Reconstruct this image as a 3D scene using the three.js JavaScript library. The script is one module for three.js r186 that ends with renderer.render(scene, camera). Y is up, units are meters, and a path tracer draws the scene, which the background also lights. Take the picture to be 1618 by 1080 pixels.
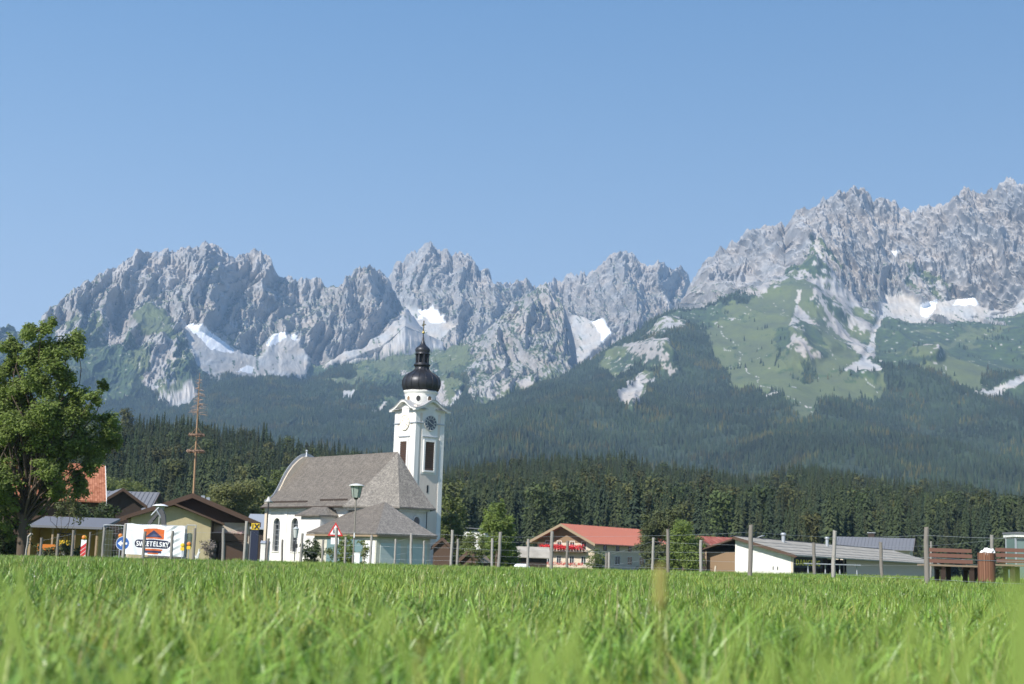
import * as THREE from 'three';
import { mergeGeometries } from 'three/addons/utils/BufferGeometryUtils.js';
import { createNoise3D } from 'simplex-noise';

// ------------------------------------------------------------------ camera
const scene = new THREE.Scene();
const F = 2247, CX = 809, CY = 540, EYE = 0.38;            // focal length and centre in picture units, eye height in metres
const camera = new THREE.PerspectiveCamera(2 * Math.atan(CY / F) * 180 / Math.PI, 1618 / 1080, 0.05, 30000);
camera.position.set(0, EYE, 0);
camera.rotation.set(Math.atan(345 / F), 0, 0.033, 'YXZ');
camera.focus = 30; camera.userData.fStop = 3.6;
camera.updateMatrixWorld();
// ------------------------------------------------------------------ sky, sun, air, exposure
const SUN = new THREE.Vector3(-0.60, 0.74, 0.31).normalize();
{
  const W = 512, H = 256, data = new Float32Array(W * H * 4);
  const zen = [0.032, 0.105, 0.28], hor = [0.84, 0.87, 0.96], fall = [10, 13, 16];
  for (let j = 0; j < H; j++) for (let i = 0; i < W; i++) {
    const el = ((j + 0.5) / H - 0.5) * 180, a = ((i + 0.5) / W - 0.5) * 2 * Math.PI, e = Math.max(0, el) * Math.PI / 180;
    const c = Math.cos(e) * Math.cos(a) * SUN.x + Math.sin(e) * SUN.y + Math.cos(e) * Math.sin(a) * SUN.z;
    const glow = 1 + 0.25 * c + 0.9 * Math.pow(Math.max(0, c), 24);
    for (let k = 0; k < 3; k++) data[(j * W + i) * 4 + k] = (zen[k] + (hor[k] - zen[k]) * Math.exp(-Math.max(0, el) / fall[k])) * glow;
    data[(j * W + i) * 4 + 3] = 1;
  }
  const sky = new THREE.DataTexture(data, W, H, THREE.RGBAFormat, THREE.FloatType);
  sky.mapping = THREE.EquirectangularReflectionMapping; sky.magFilter = THREE.LinearFilter; sky.needsUpdate = true;
  scene.background = sky; scene.environment = sky;
}
const sun = new THREE.DirectionalLight(new THREE.Color(1, 0.955, 0.88), 5.0);
sun.position.copy(SUN).multiplyScalar(400); sun.target.position.set(0, 0, -150);
sun.castShadow = true; sun.shadow.mapSize.set(4096, 4096);
Object.assign(sun.shadow.camera, { left: -220, right: 220, top: 220, bottom: -220, near: 1, far: 1200 });
scene.add(sun, sun.target);
scene.fog = new THREE.FogExp2(new THREE.Color(0.44, 0.69, 1.0), 7.6e-5);
const renderer = new THREE.WebGLRenderer({ antialias: true });
renderer.toneMapping = THREE.LinearToneMapping; renderer.toneMappingExposure = 1.4;
renderer.shadowMap.enabled = true;

// ------------------------------------------------------------------ helpers
const rng = (a) => () => { a |= 0; a = a + 0x6D2B79F5 | 0; let t = Math.imul(a ^ a >>> 15, 1 | a); t = t + Math.imul(t ^ t >>> 7, 61 | t) ^ t; return ((t ^ t >>> 14) >>> 0) / 4294967296; };
const N3 = createNoise3D(rng(11)), V = (x, y, z) => new THREE.Vector3(x, y, z);
const lerp = THREE.MathUtils.lerp, clamp = THREE.MathUtils.clamp, smooth = THREE.MathUtils.smoothstep;
const turnM = new THREE.Matrix4().makeRotationFromEuler(camera.rotation);
// a surveyed point: the place `d` metres north of the eye on the bearing and elevation that sheet position (px, py) stands for
function at(px, py, d) { const v = V((px - CX) / F, (CY - py) / F, -1).applyMatrix4(turnM); return v.multiplyScalar(d / -v.z).add(camera.position); }
function spot(px, d, y = 0) { let py = 885; for (let i = 0; i < 5; i++) { const p = at(px, py, d); py += (p.y - y) * F / d; } return at(px, py, d); }
const col = (r, g, b) => new THREE.Color(r, g, b);
const mat = (c, rough = 0.85, o = {}) => new THREE.MeshStandardMaterial({ color: Array.isArray(c) ? col(...c) : c, roughness: rough, ...o });
const taken = new Map();
const numbered = (n) => { const k = taken.get(n) ?? 0; taken.set(n, k + 1); return k ? n + '_' + String(k).padStart(3, '0') : n; };
function shadows(o) { o.traverse((m) => { if (m.isMesh) { m.castShadow = true; m.receiveShadow = true; } }); return o; }
function tag(o, label, category, group) { o.userData.label = label; o.userData.category = category; if (group) o.userData.group = group; return o; }
function thing(name, label, category, p = V(0, 0, 0), turn = 0, group) { const o = new THREE.Group(); o.name = numbered(name); o.position.copy(p); o.rotation.y = turn; tag(o, label, category, group); scene.add(o); return o; }
function structure(name, geo, m, label) { const o = new THREE.Mesh(geo, m); o.name = numbered(name); o.userData.kind = 'structure'; if (label) o.userData.label = label; scene.add(o); o.receiveShadow = o.castShadow = true; return o; }
function stuff(name, o, label) { o.name = numbered(name); o.userData.kind = 'stuff'; o.userData.label = label; scene.add(o); return o; }
function part(parent, name, geos, m) { const g = Array.isArray(geos) ? (geos.length > 1 ? mergeGeometries(geos.map((q) => { const k = q.index ? q.toNonIndexed() : q; for (const n of Object.keys(k.attributes)) if (!['position', 'normal', 'uv'].includes(n)) k.deleteAttribute(n); return k; })) : geos[0]) : geos; const o = new THREE.Mesh(g, m); o.name = name; o.castShadow = o.receiveShadow = true; parent.add(o); return o; }
const interp = (pts, x) => { if (x <= pts[0][0]) return pts[0][1]; for (let i = 1; i < pts.length; i++) if (x <= pts[i][0]) { const [a, b] = [pts[i - 1], pts[i]]; return a[1] + (b[1] - a[1]) * (x - a[0]) / (b[0] - a[0]); } return pts[pts.length - 1][1]; };
const sharp = (x, y, z) => { const a = Math.abs(N3(x, y, z)); return 1 - 2.2 * Math.pow(a, 0.75); }, ledge = (t) => { const f = t - Math.floor(t); return f < 0.72 ? f / 0.72 - 0.5 : 0.5 - (f - 0.72) / 0.28; };
const ridged = (x, y, z) => 1 - 2 * Math.abs(N3(x, y, z));
// grain textures: fine and coarse speckle for a surface of `size` metres
function grain(w, h, f, srgb = true) { const d = new Uint8Array(w * h * 4); for (let j = 0; j < h; j++) for (let i = 0; i < w; i++) { const c = f(i / w, j / h, i, j), k = (j * w + i) * 4; for (let n = 0; n < 3; n++) d[k + n] = clamp(Math.round(255 * (c[n] ?? c)), 0, 255); d[k + 3] = 255; } const t = new THREE.DataTexture(d, w, h); t.wrapS = t.wrapT = THREE.RepeatWrapping; t.magFilter = THREE.LinearFilter; t.minFilter = THREE.LinearMipmapLinearFilter; t.generateMipmaps = true; if (srgb) t.colorSpace = THREE.SRGBColorSpace; t.needsUpdate = true; return t; }

//@@MOUNTAINS
// ------------------------------------------------------------------ mountains
// Land cover of the survey sheet: outlines of scree, snow, meadow, scrub and bare rock (sheet positions).
const ROCK = 0, SCREE = 1, SNOW = 2, WOOD = 3, MEADOW = 4, SCRUB = 5, MIXED = 6;
const poly = (kind, s) => { const p = s.trim().split(/\s+/).map((q) => q.split(',').map(Number)); return { kind, p, x0: Math.min(...p.map((q) => q[0])) - 8, x1: Math.max(...p.map((q) => q[0])) + 8, y0: Math.min(...p.map((q) => q[1])) - 8, y1: Math.max(...p.map((q) => q[1])) + 8 }; };
const inside = (p, x, y) => { let c = false; for (let i = 0, j = p.length - 1; i < p.length; j = i++) if ((p[i][1] > y) !== (p[j][1] > y) && x < (p[j][0] - p[i][0]) * (y - p[i][1]) / (p[j][1] - p[i][1]) + p[i][0]) c = !c; return c; };
function mountain({ name, x0, x1, step, lines, base, cover, size = 1, blur = 2, seed = 0, jag = 4, woodDensity = 1 / 62, soft = false }) {
  const nx = Math.round((x1 - x0) / step) + 1, rows = [];
  lines.forEach((l, i) => { if (i < lines.length - 1) for (let k = 0; k < l.rows; k++) rows.push([i, k / l.rows]); });
  const front = rows.length; rows.push([lines.length - 1, 0]);
  const BACK = 8, ny = rows.length + BACK, n = nx * ny;
  const P = new Float32Array(n * 3), kind = new Uint8Array(n), amp = new Float32Array(n), sx = new Float32Array(n), sy = new Float32Array(n);
  const AMP = [1, 0.06, 0.04, 0.32, 0.16, 0.36, 0.7];
  for (let i = 0; i < nx; i++) {
    const px = x0 + i * step;
    const pts = lines.map((l, k) => { let py = interp(l.y, px); const jagged = k < lines.length - 1 ? 0 : jag * (0.9 * ridged(px / 34, seed, 1) * -1 + 0.6 * ridged(px / 13, seed, 5) * -1 + 0.35 * N3(px / 5, seed, 9)); return { py, jagged, p: at(px, py, interp(l.d, px)), q: at(px, py + jagged, interp(l.d, px)) }; });
    for (let j = 0; j < ny; j++) {
      const k = j * nx + i; let p, py;
      if (j < rows.length) { const [l, t] = rows[j], a = pts[l], b = pts[Math.min(l + 1, lines.length - 1)]; p = a.p.clone().lerp(b.p, t); py = lerp(a.py, b.py, t); const w = l === lines.length - 1 ? 1 : l === lines.length - 2 ? smooth(t, 0.8, 1) : 0; p.y += w * (b.q.y - b.p.y); }
      else { const t = (j - front) / BACK, c = pts[lines.length - 1].q; p = c.clone().multiplyScalar(1 + 0.16 * t); p.y = c.y * (1 - 1.25 * t * (0.6 + 0.4 * t)); py = pts[lines.length - 1].py; }
      P[k * 3] = p.x; P[k * 3 + 1] = p.y; P[k * 3 + 2] = p.z; sx[k] = px; sy[k] = py;
      const wx = px + 9 * N3(px / 38, py / 38, seed + 3) + 4 * N3(px / 11, py / 11, seed + 4) + 2 * N3(px / 4, py / 4, 7), wy = py + 8 * N3(px / 40, py / 40, seed + 13) + 4 * N3(px / 12, py / 10, seed + 14) + 2 * N3(px / 4, py / 4, 17);
      let c = base(wx, wy);
      for (const q of cover) if (wx > q.x0 && wx < q.x1 && wy > q.y0 && wy < q.y1) { const f = q.kind === SNOW ? 0.3 : q.kind === SCREE ? 0.5 : 1; if (inside(q.p, px + (wx - px) * f, py + (wy - py) * f)) c = q.kind; }
      kind[k] = c; amp[k] = AMP[c];
    }
  }
  // relief must not tear at the edge of a snow field: spread its strength
  for (let pass = 0; pass < 2; pass++) for (const [da, len, stride, lines2] of [[1, nx, nx, ny], [nx, ny, 1, nx]]) for (let q = 0; q < lines2; q++) {
    const o = q * stride, buf = new Float32Array(len); let s = 0;
    for (let i = -blur; i < len; i++) { if (i + blur < len) s += amp[o + (i + blur) * da]; if (i - blur - 1 >= 0) s -= amp[o + (i - blur - 1) * da]; if (i >= 0) buf[i] = s / (Math.min(len - 1, i + blur) - Math.max(0, i - blur) + 1); }
    for (let i = 0; i < len; i++) amp[o + i * da] = buf[i];
  }
  for (let j = 0; j < ny; j++) for (let i = 0; i < nx; i++) {
    const k = j * nx + i, X = P[k * 3], Y = P[k * 3 + 1], Z = P[k * 3 + 2], h = Math.hypot(X, Z);
    const s = X + 34 * N3(X / 420, Y / 300, seed) + 10 * N3(X / 90, Y / 70, seed + 2) + 0.06 * Y, z = seed + Z / 2600;
    let r = size * (82 * ridged(s / 620, Y / 1500, z) + 66 * sharp(s / 240, Y / 900, z + 4) + 40 * sharp(s / 100, Y / 360, z + 8) + 20 * sharp(s / 43, Y / 130, z + 12) + 13 * sharp(s / 20, Y / 56, z + 16) + 7 * N3(s / 10, Y / 20, z + 20) + 9 * ledge((Y + 0.18 * X + 30 * N3(X / 300, Y / 300, 2)) / 64) + 5 * ledge((Y - 0.1 * X + 14 * N3(X / 120, Y / 120, 4)) / 25));
    if (soft) r = size * (120 * ridged(s / 900, Y / 1800 , z) + 85 * ridged((s + 0.5 * Y) / 430, Y / 1100, z + 4) + 30 * N3(s / 190, Y / 240, z + 5) + 16 * N3(s / 90, Y / 110, z + 8) + 12 * amp[k] * ridged(s / 50, Y / 80, z + 11));
    const edge = Math.min(1, 0.3 + Math.abs(front - j) / 22) * (j > front ? 0.35 : 1), bottom = Math.min(1, j / 12);
    const m = ((soft ? 0.35 + 0.65 * amp[k] : amp[k]) * r + (soft ? 0 : 48 * (1 - amp[k]))) * edge * bottom;   // loose debris fills the foot of the walls
    P[k * 3] -= X / h * m * 0.9; P[k * 3 + 2] -= Z / h * m * 0.9; P[k * 3 + 1] += m * 0.22;
  }
  const index = new Uint32Array((nx - 1) * (ny - 1) * 6); let q = 0;
  for (let j = 0; j < ny - 1; j++) for (let i = 0; i < nx - 1; i++) { const a = j * nx + i; index[q++] = a; index[q++] = a + 1; index[q++] = a + nx; index[q++] = a + 1; index[q++] = a + nx + 1; index[q++] = a + nx; }
  const g = new THREE.BufferGeometry(); g.setAttribute('position', new THREE.BufferAttribute(P, 3)); g.setIndex(new THREE.BufferAttribute(index, 1)); g.computeVertexNormals();
  const nor = g.attributes.normal.array, C = new Float32Array(n * 3);
  for (let k = 0; k < n; k++) {
    const X = P[k * 3], Y = P[k * 3 + 1], Z = P[k * 3 + 2], up = nor[k * 3 + 1], f = N3(X / 40, Y / 40, Z / 60), f2 = N3(X / 14, Y / 14, Z / 20), f3 = N3(X / 220, Y / 160, Z / 220);
    let c, t = kind[k];
    if (t === ROCK && up > 0.66 + 0.16 * f + 0.1 * f3 && sy[k] > 455 + 30 * f3 && f2 > -0.3) t = SCRUB;
    if (t === MIXED) t = N3(X / 90 + Y / 300, Y / 260, 5) + 0.5 * f + 0.35 * f2 > 0.12 ? ROCK : (N3(X / 150, Y / 120, 21) > 0 ? SCRUB : MEADOW);
    if (t === MEADOW) { const w = N3(X / 75 + Y / 200, Y / 60, Z / 110) + 0.45 * f2 + 0.35 * f; if (w > 0.74) t = SCRUB; else if ((Math.abs(N3((X + 25 * f3) / 210 + 3, Y / 2600, 7.3)) < 0.012 && f + f2 > -0.2)) t = SCREE; }
    if (t === SCRUB && f + 0.5 * f2 > 1.02) t = ROCK; else if (t === SCRUB && N3(X / 110, Y / 70, 41) + 0.4 * f > 0.62) t = MEADOW;
    if (t === SCREE && N3(X / 26 + Y / 60, Y / 120, 51) + 0.3 * f2 > 0.78) t = SCRUB;
    if (t === ROCK) { const v = 0.325 + 0.05 * f3 + 0.05 * f + 0.05 * f2, w = 0.02 * N3(X / 130, Y / 90, 31); c = [v * 1.05 + w, v * 0.99, v * 0.93 - w]; }
    else if (t === SCREE) { const v = 0.43 + 0.03 * f + 0.04 * f2 + 0.05 * N3(X / 16, Y / 110, Z / 110), w = 0.03 * N3(X / 90, Y / 60, 71); c = [v * 1.03 + w, v * 0.985, v * 0.92 - w]; }
    else if (t === SNOW) c = [0.9, 0.91, 0.93];
    else if (t === MEADOW) { const v = 1 + 0.16 * f3 + 0.1 * f + 0.1 * f2; c = [0.110 * v, 0.132 * v, 0.056]; }
    else if (t === SCRUB) { const v = 1 + 0.3 * f + 0.3 * f2; c = [0.050 * v, 0.078 * v, 0.034]; }
    else { const v = 1 + 0.3 * f; c = [0.030 * v, 0.047 * v, 0.02]; }
    C[k * 3] = c[0]; C[k * 3 + 1] = c[1]; C[k * 3 + 2] = c[2];
  }
  g.setAttribute('color', new THREE.BufferAttribute(C, 3));
  structure(name, g, new THREE.MeshStandardMaterial({ vertexColors: true, roughness: 1, flatShading: !soft }));
  // where trees stand
  const R = rng(seed * 77 + 5), woods = [];
  for (let j = 0; j < front; j++) for (let i = 0; i < nx - 1; i++) {
    const k = j * nx + i, alp = kind[k] === MEADOW || kind[k] === SCRUB; if (kind[k] !== WOOD && !(alp && sy[k] > 500)) continue;
    const a = V(P[k * 3], P[k * 3 + 1], P[k * 3 + 2]), b = V(P[k * 3 + 3], P[k * 3 + 4], P[k * 3 + 5]), d = V(P[(k + nx) * 3], P[(k + nx) * 3 + 1], P[(k + nx) * 3 + 2]);
    const e1 = b.sub(a), e2 = d.sub(a), area = e1.clone().cross(e2).length(), thin = 0.75 + 0.6 * N3(a.x / 160, a.y / 80, a.z / 200);
    let want = area * woodDensity * (alp ? 0.16 * clamp(N3(a.x / 130, a.y / 60, a.z / 160) * 1.6 - 0.55, 0, 1) : clamp(thin, 0.1, 1.4)); want = Math.floor(want) + (R() < want % 1 ? 1 : 0);
    for (let m = 0; m < want; m++) woods.push(a.clone().addScaledVector(e1, R()).addScaledVector(e2, R()));
  }
  return woods;
}
const L = (s) => s.trim().split(/\s+/).map((q) => q.split(',').map(Number));
const woods = [];
// left massif
woods.push(...mountain({ name: 'left_mountain_massif', x0: -150, x1: 700, step: 1.5, seed: 1, jag: 4,
  lines: [
    { y: L('-150,720 300,715 520,690 700,640'), d: L('-150,4000 300,4700 700,5900'), rows: 14 },
    { y: L('-150,640 60,640 200,640 300,600 390,600 480,608 530,582 600,556 640,520 700,545'), d: L('-150,4700 66,4900 250,5200 400,5700 640,6300 700,6600'), rows: 160 },
    { y: L('-150,545 -40,525 0,517 12,515 36,534 58,538 66,504 85,489 100,478 125,456 150,441 165,433 185,426 205,406 222,397 245,399 270,394 295,396 305,389 330,383 348,388 358,400 375,405 395,398 412,399 425,406 433,425 440,437 455,435 470,440 490,438 500,436 512,445 522,452 540,455 548,440 565,430 585,425 600,429 612,441 622,463 634,486 650,502 672,530 700,556'), d: L('-150,5500 66,5700 300,6250 440,6600 545,6650 620,6900 700,7000'), rows: 0 },
  ],
  base: (x, y) => y > 600 ? WOOD : y > 575 ? SCRUB : x < 300 && y > 505 + 0.12 * x + 20 * Math.sin(x / 31) ? (y > 560 ? SCRUB : MIXED) : ROCK,
  cover: [
    poly(MEADOW, '200,505 232,492 262,505 284,540 275,552 245,540 215,530'), poly(SCRUB, '150,560 180,545 215,575 200,640 150,640'),
    poly(MIXED, '205,560 290,560 305,600 310,640 250,640 215,600'), poly(MIXED, '330,560 350,540 385,560 350,575'),
    poly(SCREE, '286,520 312,530 346,546 372,562 396,568 408,590 398,602 372,601 352,597 340,604 352,618 328,606 312,584 300,560'),
    poly(SCREE, '392,590 408,568 426,549 441,537 470,539 478,556 492,566 484,606 462,600 440,604 410,598 396,602'),
    poly(SCREE, '236,620 262,636 282,628 305,618 314,640 300,658 268,658'), poly(SCREE, '510,585 545,556 576,556 584,540 604,528 626,510 640,494 700,520 700,560 620,560 560,576'),
    poly(SNOW, '290,523 318,532 348,548 373,567 354,569 330,559 312,548'), poly(SNOW, '420,553 430,537 452,535 454,545 442,552 428,557'), poly(SNOW, '461,541 471,541 470,548 463,548'), poly(SNOW, '374,594 388,586 401,588 396,597'),
  ] }));
// middle summits
woods.push(...mountain({ name: 'middle_summits', x0: 500, x1: 1190, step: 1.5, seed: 2, jag: 5,
  lines: [
    { y: L('500,640 760,600 900,640 1000,600 1190,600'), d: L('500,6300 1190,6300'), rows: 14 },
    { y: L('500,600 560,568 640,556 700,548 760,535 860,560 905,580 940,570 1000,540 1190,540'), d: L('500,6900 1190,7000'), rows: 175 },
    { y: L('500,560 590,500 610,450 617,432 622,419 640,406 665,396 683,388 700,396 712,411 725,405 740,405 752,424 762,429 772,430 780,450 797,444 815,449 830,447 850,452 868,453 877,441 890,443 900,432 915,435 935,430 955,422 970,411 990,404 1008,413 1020,421 1035,415 1052,423 1065,431 1075,425 1085,434 1090,452 1110,470 1190,520'), d: L('500,8300 620,8200 780,7500 880,8100 1000,7500 1040,7400 1090,7800 1190,7800'), rows: 0 },
  ],
  base: (x, y) => y > 590 ? SCRUB : ROCK,
  cover: [
    poly(SCREE, '510,585 545,556 576,556 584,540 604,528 626,510 640,494 660,500 690,518 724,524 700,540 680,560 620,560 560,576'),
    poly(SNOW, '660,503 681,500 704,521 688,522'), poly(SNOW, '660,510 668,508 668,514 661,514'),
    poly(SCREE, '898,508 914,507 934,512 956,510 967,531 946,552 926,572 905,590 900,590 912,560 908,535'), poly(SNOW, '931,514 956,511 959,524 966,532 951,546 944,530'),
    poly(SCREE, '740,540 790,525 820,505 850,500 800,530 760,548'), poly(SCREE, '1040,470 1052,478 1066,490 1050,492'),
  ] }));
// buttress and wooded ridge before the middle summits
woods.push(...mountain({ name: 'wooded_ridge', x0: -160, x1: 1010, step: 1.5, seed: 3, jag: 2.5, size: 0.8,
  lines: [
    { y: L('-160,790 1010,800'), d: L('-160,2300 130,2500 1010,2600'), rows: 60 },
    { y: L('-160,695 130,690 400,665 600,650 800,640 900,640 1010,690'), d: L('130,3900 600,4200 1010,4200'), rows: 120 },
    { y: L('-160,676 130,668 250,657 300,644 330,618 352,606 395,601 440,600 480,607 520,586 560,575 620,566 680,558 720,549 745,538 775,516 800,492 830,469 862,452 875,462 890,485 902,515 910,550 912,576 925,600 960,650 1010,700'), d: L('130,4700 480,5200 745,5500 862,5900 912,5700 1010,5000'), rows: 0 },
  ],
  base: (x, y) => y > 612 + 14 * Math.sin(x / 40) ? WOOD : x > 735 ? ROCK : x > 560 ? (y < 585 ? MEADOW : SCRUB) : WOOD,
  cover: [
    poly(SCRUB, '735,560 770,540 790,560 775,640 740,640'), poly(ROCK, '730,640 750,560 800,520 905,520 912,600 860,640 800,645'), poly(MIXED, '740,650 900,600 860,655 800,650'),
    poly(MEADOW, '590,590 640,571 690,561 742,546 752,560 735,585 700,604 650,606'), poly(SCRUB, '640,580 665,575 700,585 680,600 650,596'),
    poly(MIXED, '585,648 605,640 642,636 660,640 620,652'), poly(SCREE, '538,632 552,622 563,626 556,642 540,642'), poly(SCREE, '700,628 720,622 724,640 712,655 700,650'), poly(MIXED, '630,600 690,592 735,620 700,660 660,640'),
    poly(SCREE, '588,655 606,644 612,650 596,658'), poly(MEADOW, '500,615 560,598 600,600 560,610 520,622'), poly(MEADOW, '800,645 850,625 858,632 820,648'),
  ] }));
// right massif wall
woods.push(...mountain({ name: 'right_mountain_massif', x0: 1030, x1: 1780, step: 1.5, seed: 4, jag: 5, size: 0.95, lines: [
    { y: L('1030,560 1100,540 1250,490 1300,470 1350,520 1400,540 1780,560'), d: L('1030,5000 1780,4700'), rows: 20 },
    { y: L('1030,515 1100,498 1180,465 1240,440 1290,420 1320,445 1350,480 1390,508 1440,514 1560,505 1618,492 1780,470'), d: L('1030,5400 1290,5100 1400,5200 1780,5200'), rows: 200 },
    { y: L('1030,545 1060,505 1078,478 1090,455 1100,440 1115,406 1135,396 1148,388 1160,382 1180,370 1200,362 1215,357 1233,355 1240,373 1252,346 1262,340 1290,330 1300,318 1320,316 1335,319 1345,311 1362,304 1378,318 1400,318 1415,325 1420,335 1435,335 1460,333 1490,325 1515,310 1530,293 1545,306 1560,298 1575,290 1590,288 1605,292 1618,296 1660,320 1700,310 1780,340'), d: L('1030,6300 1130,6100 1290,5900 1420,5900 1530,5700 1780,5400'), rows: 0 },
  ],
  base: (x, y) => ROCK,
  cover: [
    poly(MIXED, '1236,440 1290,392 1325,430 1300,480 1240,480'), poly(MIXED, '1430,430 1500,440 1480,475 1440,470'), poly(MEADOW, '1255,425 1285,400 1300,420 1280,445'),
    poly(SCREE, '1384,515 1388,482 1420,474 1450,490 1456,503 1482,488 1512,478 1540,474 1560,494 1640,478 1700,480 1640,500 1580,506 1510,514 1440,518 1400,518'),
    poly(SCREE, '1286,380 1294,380 1296,420 1288,440 1282,438 1290,415'), poly(SNOW, '1452,495 1481,486 1476,500 1466,509 1455,506'), poly(SNOW, '1506,491 1519,478 1536,475 1553,483 1542,491'), poly(SNOW, '1407,411 1421,413 1414,418'),
  ] }));
// alp, scrub and forest in front of the right wall
woods.push(...mountain({ name: 'alpine_slope', x0: 520, x1: 1780, step: 1.6, seed: 5, jag: 2, size: 1, soft: true,
  lines: [
    { y: L('520,830 1780,830'), d: L('520,1700 1780,1700'), rows: 50 },
    { y: L('520,745 720,700 900,690 1780,720'), d: L('520,2500 900,2900 1780,2700'), rows: 90 },
    { y: L('520,735 720,680 900,640 1100,600 1250,560 1400,580 1780,590'), d: L('520,2900 900,3600 1200,3900 1780,3700'), rows: 90 },
    { y: L('520,728 600,705 720,659 770,647 820,624 860,607 900,590 940,563 965,547 1000,526 1030,509 1060,494 1085,488 1102,492 1130,482 1180,462 1230,436 1262,420 1290,404 1310,425 1330,452 1350,478 1388,508 1440,514 1500,512 1560,506 1618,494 1780,470'), d: L('520,3200 720,3800 900,4400 1060,4700 1290,5000 1400,5100 1780,5100'), rows: 0 },
  ],
  base: (x, y) => x > 1230 && y < 600 - (x - 1230) * 0.02 ? (x > 1385 ? SCRUB : MIXED) : x > 1100 && y < 470 ? MIXED : WOOD,
  cover: [
    poly(MEADOW, '1105,530 1130,505 1185,478 1235,448 1270,430 1292,450 1276,500 1248,528 1222,542 1228,588 1262,604 1336,612 1402,606 1396,622 1370,640 1330,662 1272,664 1240,650 1200,640 1150,622 1138,590'),
    poly(SCRUB, '1100,500 1135,490 1150,510 1110,535'), poly(WOOD, '1096,535 1132,560 1146,600 1138,640 1090,630'), poly(WOOD, '1150,640 1185,622 1235,646 1250,700 1140,700'),
    poly(SCRUB, '1222,536 1250,525 1258,560 1240,575 1224,570'), poly(SCRUB, '1150,560 1162,552 1170,560 1160,570'), poly(WOOD, '1300,645 1340,640 1352,652 1320,668 1296,662'), poly(WOOD, '1258,600 1272,592 1282,604 1268,614'), poly(SCREE, '1262,470 1268,470 1258,500 1250,530 1246,528 1254,500'), poly(MIXED, '1255,500 1290,470 1350,500 1370,560 1330,600 1280,590 1250,550'), poly(SCRUB, '1265,520 1300,540 1330,590 1290,580'),
    poly(MEADOW, '1285,590 1340,560 1360,575 1340,610 1290,612'), poly(SCRUB, '1395,520 1440,515 1560,510 1640,500 1640,600 1560,600 1480,575 1420,590 1385,560'), poly(MEADOW, '1480,560 1540,535 1600,520 1590,530 1530,555'), poly(MIXED, '1420,580 1470,562 1510,570 1470,590'),
    poly(MEADOW, '1448,605 1470,590 1492,577 1532,580 1572,595 1562,614 1532,632 1518,618 1480,608'), poly(MIXED, '1526,640 1556,622 1640,600 1640,628 1572,634'), poly(SCREE, '1526,642 1560,624 1640,606 1640,618 1570,632'),
    poly(SCREE, '1391,508 1402,510 1392,530 1382,552 1371,574 1386,590 1400,606 1370,610 1338,606 1346,588 1360,574 1374,545 1386,522'), poly(SCRUB, '1342,608 1366,605 1392,611 1384,619 1350,618'),
    poly(MEADOW, '1252,665 1290,662 1278,690 1262,700'), poly(MEADOW, '1352,709 1384,704 1418,709 1400,714'),
    poly(MIXED, '974,630 996,608 1014,596 1032,610 1024,636 1006,664 996,678 976,670 970,648'), poly(SCREE, '980,630 996,616 1006,606 1012,612 1000,640 990,668 980,664 977,648'), poly(SCREE, '1012,612 1022,616 1012,640 1000,660 1004,636'), poly(MIXED, '960,590 1000,552 1050,560 1066,590 1056,606 1030,596 1000,575 975,600'), poly(MIXED, '1000,540 1030,520 1060,510 1090,530 1060,545'), poly(SCRUB, '1040,500 1095,490 1120,505 1100,530 1060,512'),
    poly(MEADOW, '1022,612 1034,608 1014,650 1004,656'), poly(MIXED, '940,575 985,545 1005,552 960,592'), poly(SCREE, '1200,640 1232,640 1228,646 1204,645'),
  ] }));
console.log('mountain trees', woods.length);
{ // far conifers: one mass on the slopes
  const R = rng(9), tri = [];
  for (const [y0, y1, r] of [[0.06, 0.62, 0.165], [0.34, 1, 0.115]]) for (let i = 0; i < 6; i++) { const a = i * Math.PI / 3 + y0, b = a + Math.PI / 3, k = i % 2 ? 1 : 0.78; tri.push(r * k * Math.cos(a), y0, r * k * Math.sin(a), 0, y1, 0, r * (1.78 - k) * Math.cos(b), y0, r * (1.78 - k) * Math.sin(b)); }
  const g = new THREE.BufferGeometry(); g.setAttribute('position', new THREE.Float32BufferAttribute(tri, 3)); g.computeVertexNormals();
  const im = new THREE.InstancedMesh(g, mat([1, 1, 1], 1), woods.length), M = new THREE.Matrix4(), q = new THREE.Quaternion(), Y = V(0, 1, 0), c = col(0, 0, 0);
  woods.forEach((p, i) => { const h = (8 + 10 * R() * R() + 4 * R()) * (1 + 0.2 * N3(p.x / 120, p.z / 120, 3)), w = h * (0.9 + 0.5 * R()); M.compose(p.setY(p.y - 1), q.setFromAxisAngle(Y, R() * 6.3), V(w, h, w)); im.setMatrixAt(i, M); const v = clamp(0.78 + 0.45 * R() + 0.3 * N3(p.x / 90, p.z / 90, 8) + 0.35 * N3(p.x / 320, p.z / 320, 9), 0.4, 2), lf = N3(p.x / 140, p.z / 140, 12) + 0.6 * R() > 0.85 ? 1.5 : 1; im.setColorAt(i, c.setRGB(0.028 * v * lf * lf * (0.9 + 0.3 * R()), 0.044 * v * lf, 0.019 * v)); });
  stuff('mountain_forest', im, 'distant conifer forest covering the lower mountain slopes');
}
//@@END_MOUNTAINS


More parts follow.
